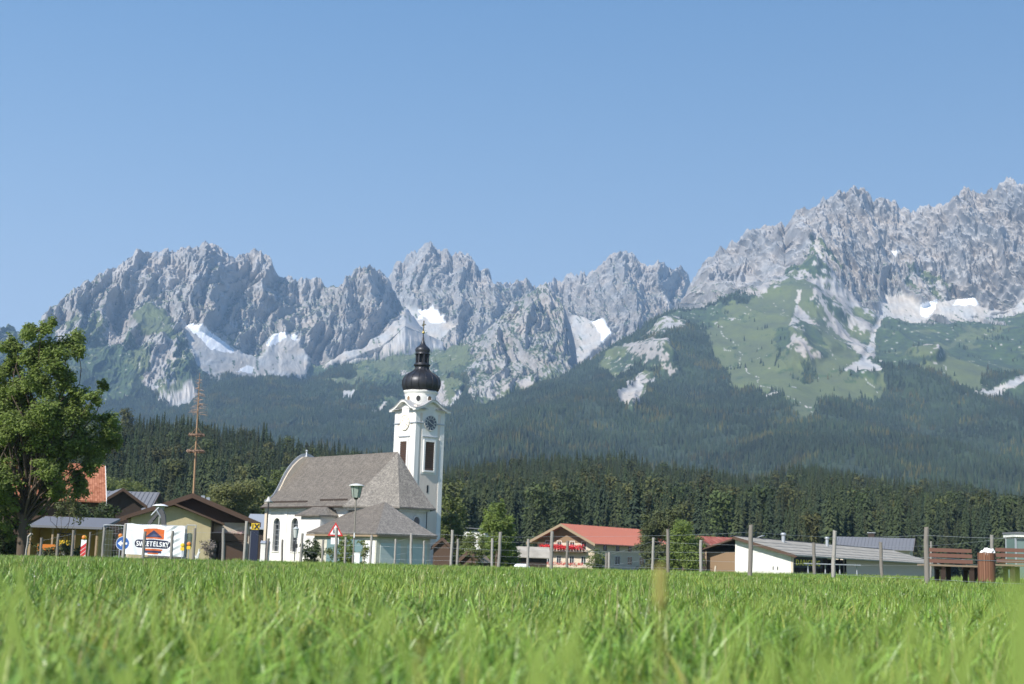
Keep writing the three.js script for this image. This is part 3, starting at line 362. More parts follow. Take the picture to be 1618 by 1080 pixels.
// ------------------------------------------------------------------ church: x runs along the nave towards the choir, z to the sunlit side
{
  const o0 = at(485, 724, 195), CH = thing('church', 'white village church with grey shingled roof and black onion-domed clock tower', 'church', V(o0.x, LOW, o0.z), -50 * Math.PI / 180);
  const y = (v) => v - LOW, RIDGE = y(13.4), EAVE = y(6.4);
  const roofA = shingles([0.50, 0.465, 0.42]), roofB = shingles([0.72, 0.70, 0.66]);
  const np = (p, n, g, m) => part(p, n, (Array.isArray(g) ? g : [g]).map((q) => q.scale(1.12, 1, 0.95)), m);
  // nave and choir
  const nave = np(CH, 'nave_wall', prismY([[0.1, 5.45], [16.6, 5.45], [22.3, 2.3], [22.3, -2.3], [16.6, -5.7], [0.1, -5.7]], 0, EAVE + 0.3), M.white);
  { const s = new THREE.Shape([[0.1, 0], [17, 0], [17, EAVE + 0.2], [0.1, EAVE + 0.2]].map(([a, b]) => new THREE.Vector2(a, b))); for (const u of [2.2, 6.2]) { const h = new THREE.Path(); h.moveTo(u - 0.72, 1.3); h.lineTo(u + 0.72, 1.3); h.lineTo(u + 0.72, 4.9); h.absarc(u, 4.9, 0.72, 0, Math.PI, false); h.lineTo(u - 0.72, 1.3); s.holes.push(h); }
    np(nave, 'side_wall', new THREE.ExtrudeGeometry(s, { depth: 0.45, bevelEnabled: false }).translate(0, 0, 5.46), M.white);
    for (const u of [2.2, 6.2]) { const w = np(CH, 'arched_window', [box(u - 0.7, u + 0.7, 1.3, 4.9, 5.47, 5.52), new THREE.CylinderGeometry(0.7, 0.7, 0.05, 24, 1, false, 0, 6.2832).rotateX(Math.PI / 2).translate(u, 4.9, 5.495)], M.glass); np(w, 'glazing_bars', [box(u - 0.03, u + 0.03, 1.3, 5.5, 5.52, 5.56), ...[2, 2.7, 3.4, 4.1, 4.8].map((h) => box(u - 0.69, u + 0.69, h, h + 0.05, 5.52, 5.56))], M.zinc); np(w, 'sill', box(u - 0.8, u + 0.8, 1.18, 1.3, 5.6, 6.02), M.trim); }
    for (const u of [0.5, 4.2, 8.2]) np(CH, 'pilaster', box(u - 0.28, u + 0.28, 0, EAVE - 0.4, 5.9, 6.0), M.trim);
    np(CH, 'cornice', [box(0.1, 17.1, EAVE - 0.5, EAVE - 0.05, 5.9, 6.2), prismY([[17, 6.1], [22.6, 2.5], [22.6, -2.5], [22.3, -2.3], [22.3, 2.3], [16.8, 5.8]], EAVE - 0.5, EAVE - 0.05)], M.trim); }
  const E = (u, v, h = EAVE) => V(u, h, v), r0 = E(0.2, 0, RIDGE), r1 = E(19, 0, RIDGE);
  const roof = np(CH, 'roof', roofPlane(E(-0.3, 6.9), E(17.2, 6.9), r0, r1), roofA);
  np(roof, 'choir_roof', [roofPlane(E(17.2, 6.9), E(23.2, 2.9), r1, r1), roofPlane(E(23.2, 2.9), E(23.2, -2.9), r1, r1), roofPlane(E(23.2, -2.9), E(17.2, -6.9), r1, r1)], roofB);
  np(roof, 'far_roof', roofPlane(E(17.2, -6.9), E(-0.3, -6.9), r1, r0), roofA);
  np(roof, 'snow_board', [...[[-0.2, 9.0, 0.105], [11.5, 14.2, 0.13], [14.4, 17.0, 0.13]].map(([a, b, t]) => { const z = lerp(6.9, 0, t), h = lerp(EAVE, RIDGE, Math.pow(t, 1.14)); return box(a, b, h - 0.02, h + 0.2, z - 0.03, z + 0.06); })], M.darkwood);
  np(roof, 'gutter', [box(-0.3, 17.2, EAVE - 0.2, EAVE - 0.06, 6.86, 7.0)], M.darkwood);
  // curved gable
  const half = [[6.15, 0], [6.15, EAVE + 0.1], [6.35, EAVE + 0.5], [5.2, y(7.5)], [4.5, y(8.4)], [4.0, y(9.3)], [3.5, y(10.3)], [2.9, y(11.3)], [2.2, y(12.2)], [1.4, y(12.95)], [0.7, y(13.4)]], outline = [...half, [0, y(13.55)], ...half.slice().reverse().map(([a, b]) => [-a, b])];
  np(CH, 'curved_gable', prismX(outline, -0.35, 0.15), M.pale);
  { const c = new THREE.CatmullRomCurve3(outline.slice(2, -2).map(([z, h]) => V(-0.1, h + 0.05, z)), false, 'centripetal'), s = new THREE.Shape([[-0.06, -0.36], [0.06, -0.36], [0.06, 0.36], [-0.06, 0.36]].map(([a, b]) => new THREE.Vector2(a, b))); np(CH, 'gable_coping', new THREE.ExtrudeGeometry(s, { steps: 60, extrudePath: c, bevelEnabled: false }), M.zinc); }
  { const k = np(CH, 'gable_cross', [new THREE.CylinderGeometry(0.09, 0.22, 0.7, 8).translate(-0.1, y(13.85), 0), new THREE.SphereGeometry(0.17, 12, 8).translate(-0.1, y(14.30), 0)], M.zinc); np(k, 'cross_bars', [box(-0.14, -0.06, y(14.40), y(15.40), -0.05, 0.05), box(-0.14, -0.06, y(14.90), y(15.02), -0.38, 0.38)], M.metal); }
  // side chapel
  np(CH, 'side_chapel', box(10.9, 14.9, 0, y(5.1), 5.4, 8.4), M.white);
  np(CH, 'chapel_roof', [roofPlane(E(10.2, 8.9, y(5.2)), E(15.3, 8.9, y(5.2)), E(12.7, 4.4, y(8.0)), E(12.9, 4.4, y(8.0)))], roofA);
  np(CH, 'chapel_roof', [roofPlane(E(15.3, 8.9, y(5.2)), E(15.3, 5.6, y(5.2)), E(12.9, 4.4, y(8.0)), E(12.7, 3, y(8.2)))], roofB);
  np(CH, 'downpipe', [bar(V(10.6, 0, 6.05), V(10.6, y(5.0), 6.05), 0.06), bar(V(22.6, 0, -2.0), V(22.6, EAVE - 0.4, -2.0), 0.06)], M.metal);
  // annex round the choir
  const AE = y(3.0), ap = V(22.4, y(6.9), 4.5), al = V(17, y(5.4), 6.2);
  np(CH, 'annex_wall', prismY([[16, 10.0], [27.8, 10.0], [27.8, 1.9], [22.2, 1.9], [16, 5]], 0, AE), M.mint);
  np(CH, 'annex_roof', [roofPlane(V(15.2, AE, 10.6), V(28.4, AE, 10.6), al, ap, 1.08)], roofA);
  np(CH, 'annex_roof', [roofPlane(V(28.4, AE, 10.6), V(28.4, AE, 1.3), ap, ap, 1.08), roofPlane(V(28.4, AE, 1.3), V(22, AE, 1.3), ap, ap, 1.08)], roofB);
  np(CH, 'annex_beam', [box(15.0, 28.5, AE - 0.42, AE - 0.22, 10.3, 10.55), box(28.1, 28.36, AE - 0.42, AE - 0.22, 1.4, 10.3)], M.timber);
  np(CH, 'white_door', box(25.9, 27.6, 0, y(2.1), 10.0, 10.06), M.signWhite);
  const gate = mat([0.14, 0.22, 0.23], 0.7); for (const [a, b] of [[22.2, 25.4], [18.6, 21.4]]) np(CH, 'garage_door', box(a, b, 0.05, y(2.25), 10.0, 10.05), gate);
  for (const [a, b] of [[6.4, 9.4], [2.4, 5.4]]) np(CH, 'annex_panel', box(27.8, 27.85, 0.1, y(1.9), a, b), mat([0.5, 0.56, 0.53], 0.8));
  { const w = np(CH, 'oval_window', new THREE.CylinderGeometry(0.5, 0.5, 0.08, 28).rotateZ(Math.PI / 2).scale(1, 1.3, 1).translate(22.33, y(4.7), -0.6), M.glass); np(w, 'surround', new THREE.TorusGeometry(0.55, 0.09, 8, 32).rotateY(Math.PI / 2).scale(1, 1.28, 1).translate(22.34, y(4.7), -0.6), M.trim); }
  // tower
  const HW = 2.3, cu = 16.1, cv = -7, u1 = cu + HW, u0 = cu - HW, v1 = cv + HW, v0 = cv - HW, TOP = y(19.4);
  const tower = part(CH, 'tower', box(u0, u1, 0, TOP + 0.6, v0, v1), M.beige);
  part(tower, 'corner_strips', [[u0, v0], [u0, v1], [u1, v0], [u1, v1]].map(([u, v]) => box(u - (u > cu ? 0.62 : 0.05), u + (u > cu ? 0.05 : 0.62), 0, TOP + 0.3, v - (v > cv ? 0.62 : 0.05), v + (v > cv ? 0.05 : 0.62))), M.trim);
  const face = (k) => (g) => g.translate(0, 0, HW).rotateY(k * Math.PI / 2).translate(cu, 0, cv);   // k = 0: sunlit side, 1: choir side
  const louvre = mat([0.13, 0.075, 0.05], 0.8);
  for (let k = 0; k < 4; k++) {
    const f = face(k), by = y(11.6), ty = y(15.3);
    part(tower, 'white_field', f(box(-1.25, 1.25, by - 0.5, TOP + 0.5, 0, 0.035)), M.trim);
    const w = part(tower, 'belfry_opening', f(box(-0.72, 0.72, by, ty, 0.04, 0.06)), M.black);
    for (let i = 0; i < 13; i++) part(w, 'louvre', f(new THREE.BoxGeometry(1.4, 0.24, 0.03).rotateX(0.5).translate(0, by + 0.16 + i * 0.282, 0.11)), louvre);
    part(w, 'surround', [f(box(-0.98, -0.72, by - 0.25, ty + 0.25, 0.04, 0.2)), f(box(0.72, 0.98, by - 0.25, ty + 0.25, 0.04, 0.2)), f(box(-0.72, 0.72, ty, ty + 0.25, 0.04, 0.2)), f(box(-0.85, 0.85, by - 0.25, by, 0.04, 0.26))], M.trim);
    part(tower, 'hood_mould', f(box(-1.2, 1.2, ty + 0.6, ty + 0.72, 0.03, 0.2)), M.zinc);
    part(tower, 'string_course', [f(box(-2.36, -1.1, y(17.62), y(17.78), 0.03, 0.16)), f(box(1.1, 2.36, y(17.62), y(17.78), 0.03, 0.16))], M.zinc);
    if (k < 3) part(tower, 'slit_window', f(box(-0.12, 0.12, y(8.7), y(9.7), 0.0, 0.03)), M.black);
    // clock
    const pale = k === 0, dialM = pale ? mat([0.80, 0.78, 0.73], 0.7) : mat([0.11, 0.12, 0.15], 0.6), numM = pale ? mat([0.6, 0.54, 0.42], 0.5) : mat([0.62, 0.6, 0.55], 0.5), cy = y(17.75);
    const dial = part(tower, 'clock_dial', f(new THREE.CylinderGeometry(0.98, 0.98, 0.08, 40).rotateX(Math.PI / 2).translate(0, cy, 0.1)), dialM);
    part(dial, 'dial_ring', [f(new THREE.TorusGeometry(0.98, 0.05, 8, 40).translate(0, cy, 0.14)), f(new THREE.TorusGeometry(0.56, 0.03, 6, 32).translate(0, cy, 0.15))], numM);
    for (let i = 0; i < 12; i++) part(dial, 'hour_mark', f(new THREE.BoxGeometry(0.11, 0.27, 0.03).translate(0, 0.76, 0).rotateZ(i * Math.PI / 6).translate(0, cy, 0.15)), numM);
    part(dial, 'clock_hand', f(new THREE.BoxGeometry(0.07, 0.85, 0.03).translate(0, 0.36, 0).rotateZ(-2.0).translate(0, cy, 0.19)), numM); part(dial, 'clock_hand', f(new THREE.BoxGeometry(0.1, 0.55, 0.03).translate(0, 0.22, 0).rotateZ(0.9).translate(0, cy, 0.21)), numM);
    // curved cornice that swings up over the clock
    const yy = (x) => TOP - 0.05 + 1.15 * Math.exp(-Math.pow(x / 1.45, 2)) - 0.1 * smooth(Math.abs(x), 2.0, 2.9), xs = []; for (let i = -20; i <= 20; i++) xs.push(i / 20 * 2.9);
    const S = (lo, hi) => new THREE.Shape([...xs.map((x) => new THREE.Vector2(x, yy(x) + lo)), ...xs.slice().reverse().map((x) => new THREE.Vector2(x, yy(x) + hi))]);
    part(tower, 'curved_cornice', f(new THREE.ExtrudeGeometry(S(-0.02, 0.2), { depth: 0.6, bevelEnabled: false }).translate(0, 0, 0.02)), M.trim);
    part(tower, 'cornice_cover', f(new THREE.ExtrudeGeometry(S(0.205, 0.29), { depth: 2.2, bevelEnabled: false }).translate(0, 0, -1.52)), mat([0.33, 0.33, 0.33], 0.6));
    part(tower, 'gablet', f(new THREE.ExtrudeGeometry(new THREE.Shape([new THREE.Vector2(-2.28, TOP - 0.4), ...xs.filter((x) => Math.abs(x) < 2.28).map((x) => new THREE.Vector2(x, yy(x) - 0.03)), new THREE.Vector2(2.28, TOP - 0.4)]), { depth: 0.3, bevelEnabled: false }).translate(0, 0, -0.28)), M.trim);
  }
  // drum and onion
  const lathe = (pts, n = 32) => new THREE.LatheGeometry(pts.map(([r, h]) => new THREE.Vector2(r, y(h))), n).translate(cu, 0, cv);
  const drum = part(tower, 'drum', lathe([[0, 19.3], [2.1, 19.3], [2.1, 21.6], [2.2, 21.7], [2.34, 21.95], [2.34, 22.1], [0, 22.1]], 8).translate(-cu, 0, -cv).rotateY(Math.PI / 8).translate(cu, 0, cv), M.trim);
  for (let i = 0; i < 8; i++) { const a = i * Math.PI / 4, w = part(drum, 'round_window', new THREE.CylinderGeometry(0.3, 0.3, 0.1, 20).rotateX(Math.PI / 2).scale(1, 1.3, 1).translate(0, y(20.95), 1.935).rotateY(a).translate(cu, 0, cv), i % 2 ? M.black : M.oak); part(w, 'surround', new THREE.TorusGeometry(0.33, 0.05, 6, 24).scale(1, 1.3, 1).translate(0, y(20.95), 1.96).rotateY(a).translate(cu, 0, cv), M.trim); }
  const onion = [[2.05, 22.1], [2.3, 22.25], [2.47, 22.6], [2.56, 23.05], [2.52, 23.5], [2.34, 23.9], [2.0, 24.25], [1.6, 24.5], [1.25, 24.72], [1.02, 24.95], [0.9, 25.2], [0.92, 25.45], [1.12, 25.5], [1.12, 25.68], [0.95, 25.72], [0.95, 25.85]];
  const on = part(tower, 'onion_dome', lathe(onion, 16), M.metal);
  for (let i = 0; i < 16; i++) { const c = new THREE.CatmullRomCurve3(onion.slice(0, 12).map(([r, h]) => V(r + 0.015, y(h), 0))); part(on, 'dome_rib', new THREE.TubeGeometry(c, 20, 0.045, 5).rotateY(i * Math.PI / 8).translate(cu, 0, cv), M.metal); }
  const lan = part(tower, 'lantern', lathe([[0.5, 25.85], [0.5, 27]], 8), M.black); for (let i = 0; i < 8; i++) { const a = i * Math.PI / 4 + 0.39; part(lan, 'lantern_post', box(-0.1, 0.1, y(25.8), y(27.05), 0.68, 0.92).rotateY(a).translate(cu, 0, cv), M.metal); }
  part(tower, 'lantern_dome', lathe([[0, 27], [1.0, 27], [1.04, 27.08], [0.9, 27.18], [0.98, 27.4], [1.02, 27.65], [0.92, 27.9], [0.7, 28.05], [0.48, 28.25], [0.32, 28.5], [0.17, 28.9], [0.08, 29.6], [0.07, 29.9], [0, 29.9]], 16), M.metal);
  const cr = part(tower, 'spire_cross', [box(-0.06, 0.06, y(30.0), y(31.6), -0.06, 0.06), box(-0.06, 0.06, y(30.95), y(31.08), -0.5, 0.5)].map((g) => g.rotateY(Math.PI / 4 + 0.6).translate(cu, 0, cv)), mat([0.25, 0.19, 0.09], 0.45, { metalness: 0.8 })); part(cr, 'ball', new THREE.SphereGeometry(0.2, 14, 10).translate(cu, y(30), cv), M.gold);
}

//@@HOUSES
// ------------------------------------------------------------------ houses: x runs back from the front gable, z to the right of it
const rad = (a) => a * Math.PI / 180;
function seams(x0, x1, s, W, eave, ridge, ov, stepM) { const m = (ridge - eave) / (W / 2), g = []; for (let x = x0 + 0.2; x < x1; x += stepM) g.push(prismX([[s * 0.05, ridge + 0.2], [s * (W / 2 + ov), eave - m * ov + 0.2], [s * (W / 2 + ov), eave - m * ov + 0.26], [s * 0.05, ridge + 0.26]], x, x + 0.05)); return g; }
function house(o, { L: len, W, eave, ridge, ov = 0.9, front = 1.0, wall, roof, thick = 0.2, seam, seamM, eaveL, gableM, fasciaM, trimG = true }) {
  const m = (ridge - eave) / (W / 2);
  part(o, 'wall', prismX([[-W / 2, 0], [W / 2, 0], [W / 2, eave], [0, ridge - 0.02], [-W / 2, eave]], 0, len), wall);
  if (gableM) part(o, 'gable_boarding', prismX([[-W / 2 + 0.02, eave - 0.25], [W / 2 - 0.02, eave - 0.25], [W / 2 - 0.02, eave], [0, ridge - 0.06], [-W / 2 + 0.02, eave]], -0.06, -0.004), gableM);
  for (const s of [-1, 1]) {
    const e = eave - m * ov, r = part(o, 'roof', prismX([[s * 0.003, ridge], [s * (W / 2 + ov), e], [s * (W / 2 + ov), e + thick], [s * 0.003, ridge + thick]], -front, len + front), roof);
    if (seam) part(r, 'seams', seams(-front, len + front, s, W, eave, ridge + thick - 0.2, ov, seam), seamM ?? roof);
    if (trimG) part(o, 'barge_board', prismX([[s * 0.004, ridge - 0.28], [s * (W / 2 + ov), e - 0.28], [s * (W / 2 + ov), e + thick + 0.03], [s * 0.004, ridge + thick + 0.03]], -front - 0.06, -front - 0.004), fasciaM ?? M.brown);
  }
}
function windowPart(o, x0, x1, y0, y1, face, s, frame = M.trim) { // face 'front': x0..x1 along z on the gable; 'side': along x on the wall z = s
  const b = (a0, a1, h0, h1, d0, d1) => face === 'front' ? box(-d1, -d0, h0, h1, a0, a1) : box(a0, a1, h0, h1, Math.min(s * 1, s + Math.sign(s) * d1), Math.max(s, s + Math.sign(s) * d1));
  const w = part(o, 'window', b(x0, x1, y0, y1, 0.0, 0.03), M.glass), t = 0.08;
  part(w, 'frame', [b(x0 - t, x0, y0 - t, y1 + t, 0, 0.07), b(x1, x1 + t, y0 - t, y1 + t, 0, 0.07), b(x0, x1, y1, y1 + t, 0, 0.07), b(x0, x1, y0 - t, y0, 0, 0.07), b((x0 + x1) / 2 - 0.03, (x0 + x1) / 2 + 0.03, y0, y1, 0, 0.05)], frame); return w;
}
const HY = (px, py, d) => at(px, py, d).y - LOW;     // height above the village ground
const tileT = grain(256, 256, (u, v, i, j) => { const row = Math.floor(j / 16), c = Math.floor((i + (row % 2) * 8) / 16), h = N3(c * 2.3, row * 3.1, 4) * 0.12, e = j % 16 < 3 ? -0.14 : 0; return [0.74 + h + e, 0.50 + h + e, 0.38 + h + e]; });
const tiled = (c) => { const t = tileT.clone(); t.needsUpdate = true; t.repeat.set(0.3, 0.3); return mat(c, 0.85, { map: t }); };
const orangeTiles = tiled([0.72, 0.66, 0.62]), rust = (() => { const t = grain(256, 256, (u, v, i) => { const n = 0.10 * N3(u * 5, v * 5, 3) + 0.05 * N3(u * 60, v * 6, 3); return [0.66 + n, 0.42 + n, 0.36 + n]; }); t.repeat.set(0.12, 0.12); return mat([0.78, 0.66, 0.64], 0.7, { map: t }); })();
const redMetal = mat([0.46, 0.165, 0.105], 0.5), greyRoof = (() => { const t = grain(256, 256, (u, v, i, j) => { const n = 0.05 * N3(u * 4, v * 4, 5) + 0.04 * N3(u * 50, v * 50, 6); return [0.67 + n, 0.64 + n, 0.59 + n]; }); t.repeat.set(0.1, 0.1); return mat([0.92, 0.92, 0.9], 0.9, { map: t }); })();
{ // brown gabled house with a cream wing
  const d = 165, f = spot(297, d, LOW), o = thing('gabled_house', 'wide house with dark brown timber gable behind a cream rendered wing', 'house', f, rad(105));
  const W = 13.6, ridge = HY(297, 783, d), eave = ridge - 0.385 * W / 2;
  house(o, { L: 16, W, eave, ridge, ov: 1.1, front: 1.6, wall: M.pale, roof: M.darkwood, thick: 0.24, gableM: M.brown });
  const z0 = -6.6, z1 = 2.1, pk = -2.1, wy = HY(268, 797, 160), wl = HY(200, 819, 160), wr = HY(345, 826, 160);
  part(o, 'cream_wing', prismX([[z0, 0], [z1, 0], [z1, wr + 0.4], [pk, wy - 0.1], [z0, wl + 0.15]], -4.5, -0.1), M.cream);
  for (const [a, b] of [[[z0 - 0.5, wl], [pk, wy]], [[pk, wy], [z1 + 1.4, wr - 0.2]]]) part(o, 'wing_roof', prismX([a, b, [b[0], b[1] + 0.22], [a[0], a[1] + 0.22]], -5.4, -0.15), M.brown);
  for (const z of [-4.9, -1.0]) { const w = part(o, 'window', box(-4.56, -4.51, 1.6, 2.9, z - 0.6, z + 0.6), M.glass); part(w, 'shutter', [box(-4.6, -4.52, 1.55, 2.95, z - 1.0, z - 0.62), box(-4.6, -4.52, 1.55, 2.95, z + 0.62, z + 1.0)], mat([0.12, 0.15, 0.11], 0.8)); }
  const ch = part(o, 'chimney', box(2.2, 3.0, eave, HY(322, 800, d), 1.5, 2.3), M.pale); part(ch, 'cap', box(2.1, 3.1, HY(322, 800, d), HY(322, 798.5, d), 1.4, 2.4), M.brown);
  part(o, 'balcony', [box(-3.2, -0.05, 2.2, 2.35, 2.3, 6.4), box(-3.25, -3.15, 2.35, 3.1, 2.3, 6.4)], M.brown);
  part(o, 'board_wall', box(-3.2, -0.1, 0, 2.1, 3.2, 6.3), M.brown);
  const R = rng(5); part(o, 'balcony_flowers', leaves([...Array(9)].map((_, i) => [-3.2, 3.2, 2.7 + i * 0.42, 0.2]), 0.06, 900, R), mat([0.55, 0.3, 0.33], 0.9, { side: THREE.DoubleSide }));
  for (const [x, zz] of [[-3.1, 6.2], [-3.1, 2.4]]) part(o, 'balcony_post', box(x - 0.1, x + 0.1, 0, 4.6, zz - 0.1, zz + 0.1), M.brown);
  for (const [z, h] of [[1.75, 0.75], [2.35, 0.55]]) part(o, 'chimney_cowl', box(9, 9.5, eave + 1, ridge + h - 0.3, z - 0.22, z + 0.22), M.zinc);
}
{ // orange-tiled timber house behind the big tree
  const d = 135, f = spot(143, d, LOW), o = thing('timber_house', 'dark timber house with orange tiled roof behind the tall leaf tree', 'house', f, rad(200));
  const ridge = HY(143, 736, d); house(o, { L: 8, W: 7.4, eave: ridge - 2.9, ridge, ov: 0.8, front: 0.7, wall: M.brown, roof: orangeTiles, thick: 0.16, fasciaM: M.trim });
}
{ // grey roofs
  const d = 200, f = spot(186, d, LOW), o = thing('timber_barn', 'small dark barn with grey roof edge between evergreen bush and brown gable', 'barn', f, rad(112)), r = HY(180, 772, d); house(o, { L: 8, W: 5.6, eave: r - 1.9, ridge: r, ov: 0.7, front: 0.8, wall: M.darkwood, roof: M.slate, thick: 0.14 });
  const d2 = 225, f2 = spot(238, d2, LOW), o2 = thing('grey_roofed_house', 'low house with broad blue-grey metal roof behind the small dark barn', 'house', f2, rad(178)), r2 = HY(225, 778, d2); house(o2, { L: 9, W: 11, eave: r2 - 3.6, ridge: r2, ov: 0.8, front: 0.8, wall: M.pale, roof: M.slate, thick: 0.14, seam: 0.7 });
}
{ // yellow shed
  const d = 112, f = spot(98, d, LOW), o = thing('yellow_shed', 'long yellow-walled shed with grey lean-to roof under the tall leaf tree', 'shed', f, 0), w = 5.4, e = HY(98, 833, d), t = HY(98, 818, d + 4);
  part(o, 'wall', [box(-w / 2, w / 2, 0, e, -4.2, -4), box(-w / 2, -w / 2 + 0.2, 0, e, -4, 0), box(w / 2 - 0.2, w / 2, 0, e, -4, 0), box(-w / 2 + 0.2, w / 2 - 0.2, 0, e - 0.02, -2.2, -2.0)], M.yellow);
  part(o, 'roof', prismX([[0.5, e - 0.05], [0.5, e + 0.12], [-4.6, t + 0.12], [-4.6, t - 0.05]], -w / 2 - 0.3, w / 2 + 0.4), M.slate);
  for (let i = 0; i < 4; i++) part(o, 'post', box(-w / 2 + 0.05 + i * 1.72, -w / 2 + 0.19 + i * 1.72, 0, e, -0.1, 0.04), M.timber);
}
{ // farmhouse
  const d = 262, f = spot(893, d, LOW), o = thing('farmhouse', 'farmhouse with red metal roof and flower-hung balcony in the gable', 'farmhouse', f, rad(55)), ridge = HY(893, 829, d), W = 12.4, eave = HY(938, 862, d) + 0.7;
  house(o, { L: 27, W, eave, ridge, ov: 1.2, front: 1.9, wall: M.pale, roof: redMetal, thick: 0.2, seam: 0.62, gableM: M.oak, fasciaM: M.timber });
  part(o, 'balcony', [box(-1.3, -0.08, 2.9, 3.05, -4.6, 4.6), ...[...Array(16)].map((_, i) => box(-1.3, -1.24, 3.05, 3.95, -4.6 + i * 0.6, -4.24 + i * 0.6)), box(-1.34, -1.2, 3.9, 4.02, -4.6, 4.6)], M.brown);
  const R = rng(6), red = mat([0.72, 0.04, 0.045], 0.8, { side: THREE.DoubleSide }); part(o, 'balcony_geraniums', leaves([...Array(22)].map((_, i) => [-1.45, 3.75 + 0.2 * R(), -4.5 + i * 0.42, 0.5]), 0.13, 420, R), red);
  part(o, 'ground_geraniums', leaves([...Array(20)].map((_, i) => [-1.2, 0.75 + 0.15 * R(), -5.2 + i * 0.5, 0.36]), 0.12, 300, R), mat([0.6, 0.09, 0.06], 0.8, { side: THREE.DoubleSide }));
  for (const z of [-3.9, -1.4, 1.4, 3.9]) { windowPart(o, z - 0.45, z + 0.45, 3.4, 4.9, 'front'); windowPart(o, z - 0.45, z + 0.45, 0.9, 2.2, 'front', 0, M.white); }
  for (const x of [3.5, 8, 12.5, 17]) { windowPart(o, x - 0.9, x + 0.9, 1.0, 2.5, 'side', W / 2); windowPart(o, x - 0.5, x + 0.5, 3.5, 4.4, 'side', W / 2, M.brown); }
  for (const x of [4, 11, 18]) part(o, 'roof_vent', bar(V(x, ridge, 0), V(x, ridge + 0.7, 0), 0.06), M.metal);
}
{ // rust roof
  const d = 235, f = spot(1105, d, LOW), o = thing('rust_roofed_barn', 'barn with weathered rust-red roof behind the white gabled hall', 'barn', f, rad(35)), r = HY(1108, 848, d); house(o, { L: 16, W: 11, eave: r - 2.6, ridge: r, ov: 0.8, front: 0.6, wall: M.darkwood, roof: rust, thick: 0.15, seam: 0.9 });
}
{ // white hall
  const d = 190, f = spot(1161, d, LOW), o = thing('white_hall', 'long low hall with white gable and pale grey roof, dark open front', 'hall', f, rad(61)), ridge = HY(1160, 849, d), W2 = 7.6, eave = HY(1241, 875, d - 4), len = 84;
  part(o, 'gable_wall', prismX([[0, 0], [W2, 0], [W2, eave - 0.1], [0, ridge - 0.1]], 0, 0.3), M.white);
  part(o, 'end_post', box(-0.02, 0.3, 0, eave - 0.1, W2 + 0.003, W2 + 0.3), M.pale);
  part(o, 'back_wall', [box(0.3, len, 0, eave - 0.3, W2 - 3.2, W2 - 3.0), box(0.31, len, 0, eave, -4.2, -4.0)], M.darkwood);
  part(o, 'grey_wall', box(26, len, 0, eave - 0.15, W2 - 0.5, W2 - 0.2), M.pale);
  const sl = (ridge - eave) / W2, rf = part(o, 'roof', prismX([[0, ridge], [W2 + 0.9, eave - sl * 0.9], [W2 + 0.9, eave - sl * 0.9 + 0.18], [0, ridge + 0.18]], -0.9, len), greyRoof);
  part(rf, 'sheet_joints', [0.28, 0.5, 0.72, 0.9].map((t) => { const z = t * (W2 + 0.9), h = ridge - sl * z + 0.18; return box(-0.9, len, h, h + 0.035, z, z + 0.07); }), mat([0.38, 0.38, 0.37], 0.9));
  part(o, 'ridge_cap', box(-1.2, len, ridge + 0.1, ridge + 0.3, -0.3, 0.0), M.metal);
  part(o, 'lean_to_roof', prismX([[-4.9, ridge - 1.9], [-0.004, ridge - 0.25], [-0.004, ridge - 0.05], [-4.9, ridge - 1.7]], -0.7, 20), M.brown);
  part(o, 'barge_board', prismX([[0, ridge - 0.2], [W2 + 0.9, eave - sl * 0.9 - 0.2], [W2 + 0.9, eave - sl * 0.9 + 0.2], [0, ridge + 0.2]], -0.97, -0.904), M.brown);
  part(o, 'board_wall', box(0.6, 0.75, 0, ridge - 1.9, -4.0, -0.01), M.oak); part(o, 'corner_post', box(-0.3, -0.1, 0, ridge - 1.8, -4.1, -3.9), M.timber);
  for (let i = 0; i < 8; i++) part(o, 'front_post', box(3 + i * 3.2, 3.2 + i * 3.2, 0, eave - 0.15, W2 - 0.1, W2 + 0.1), M.darkwood);
  for (const z of [5.15, 5.75]) part(o, 'house_mark', box(-0.02, 0, 1.0, 1.45, z, z + 0.14), M.black);
  const c = document.createElement('canvas'); c.width = 512; c.height = 128; const x = c.getContext('2d'); x.fillStyle = '#12110c'; x.fillRect(0, 0, 512, 128); x.fillStyle = '#ead324'; x.font = 'bold 104px sans-serif'; x.textAlign = 'center'; x.textBaseline = 'middle'; x.fillText('DANCING', 256, 68, 470);
  const t = new THREE.CanvasTexture(c); t.colorSpace = THREE.SRGBColorSpace;
  const sg = new THREE.PlaneGeometry(12.2, 1.3); part(o, 'lettering_board', box(0.6, 13.4, eave - 1.65, eave - 0.25, W2 + 0.105, W2 + 0.15), M.black); part(o, 'lettering', sg.translate(7, eave - 0.95, W2 + 0.156), mat([1, 1, 1], 0.7, { map: t }));
  const wd = part(o, 'window', box(4.2, 6.4, 0.9, 1.8, W2 - 2.99, W2 - 2.95), M.glass); part(wd, 'frame', [box(4.1, 4.2, 0.8, 1.9, W2 - 2.99, W2 - 2.9), box(6.4, 6.5, 0.8, 1.9, W2 - 2.99, W2 - 2.9), box(4.2, 6.4, 1.8, 1.9, W2 - 2.99, W2 - 2.9)], M.pale);
  const vent = (X, h, r) => { const z = 1.2, b = ridge - sl * z, v = part(o, 'roof_vent', new THREE.CylinderGeometry(r, r, h, 16).translate(X, b + h / 2, z), M.zinc); part(v, 'cowl', new THREE.LatheGeometry([[r * 0.9, 0], [r * 1.5, 0.15], [r * 1.5, 0.5], [r, 0.75], [0, 0.78]].map(([a, b2]) => new THREE.Vector2(a, b2 * r * 2.2)), 16).translate(X, b + h, z), M.zinc); };
  vent(16.5, 1.1, 0.26); vent(38, 1.2, 0.24);
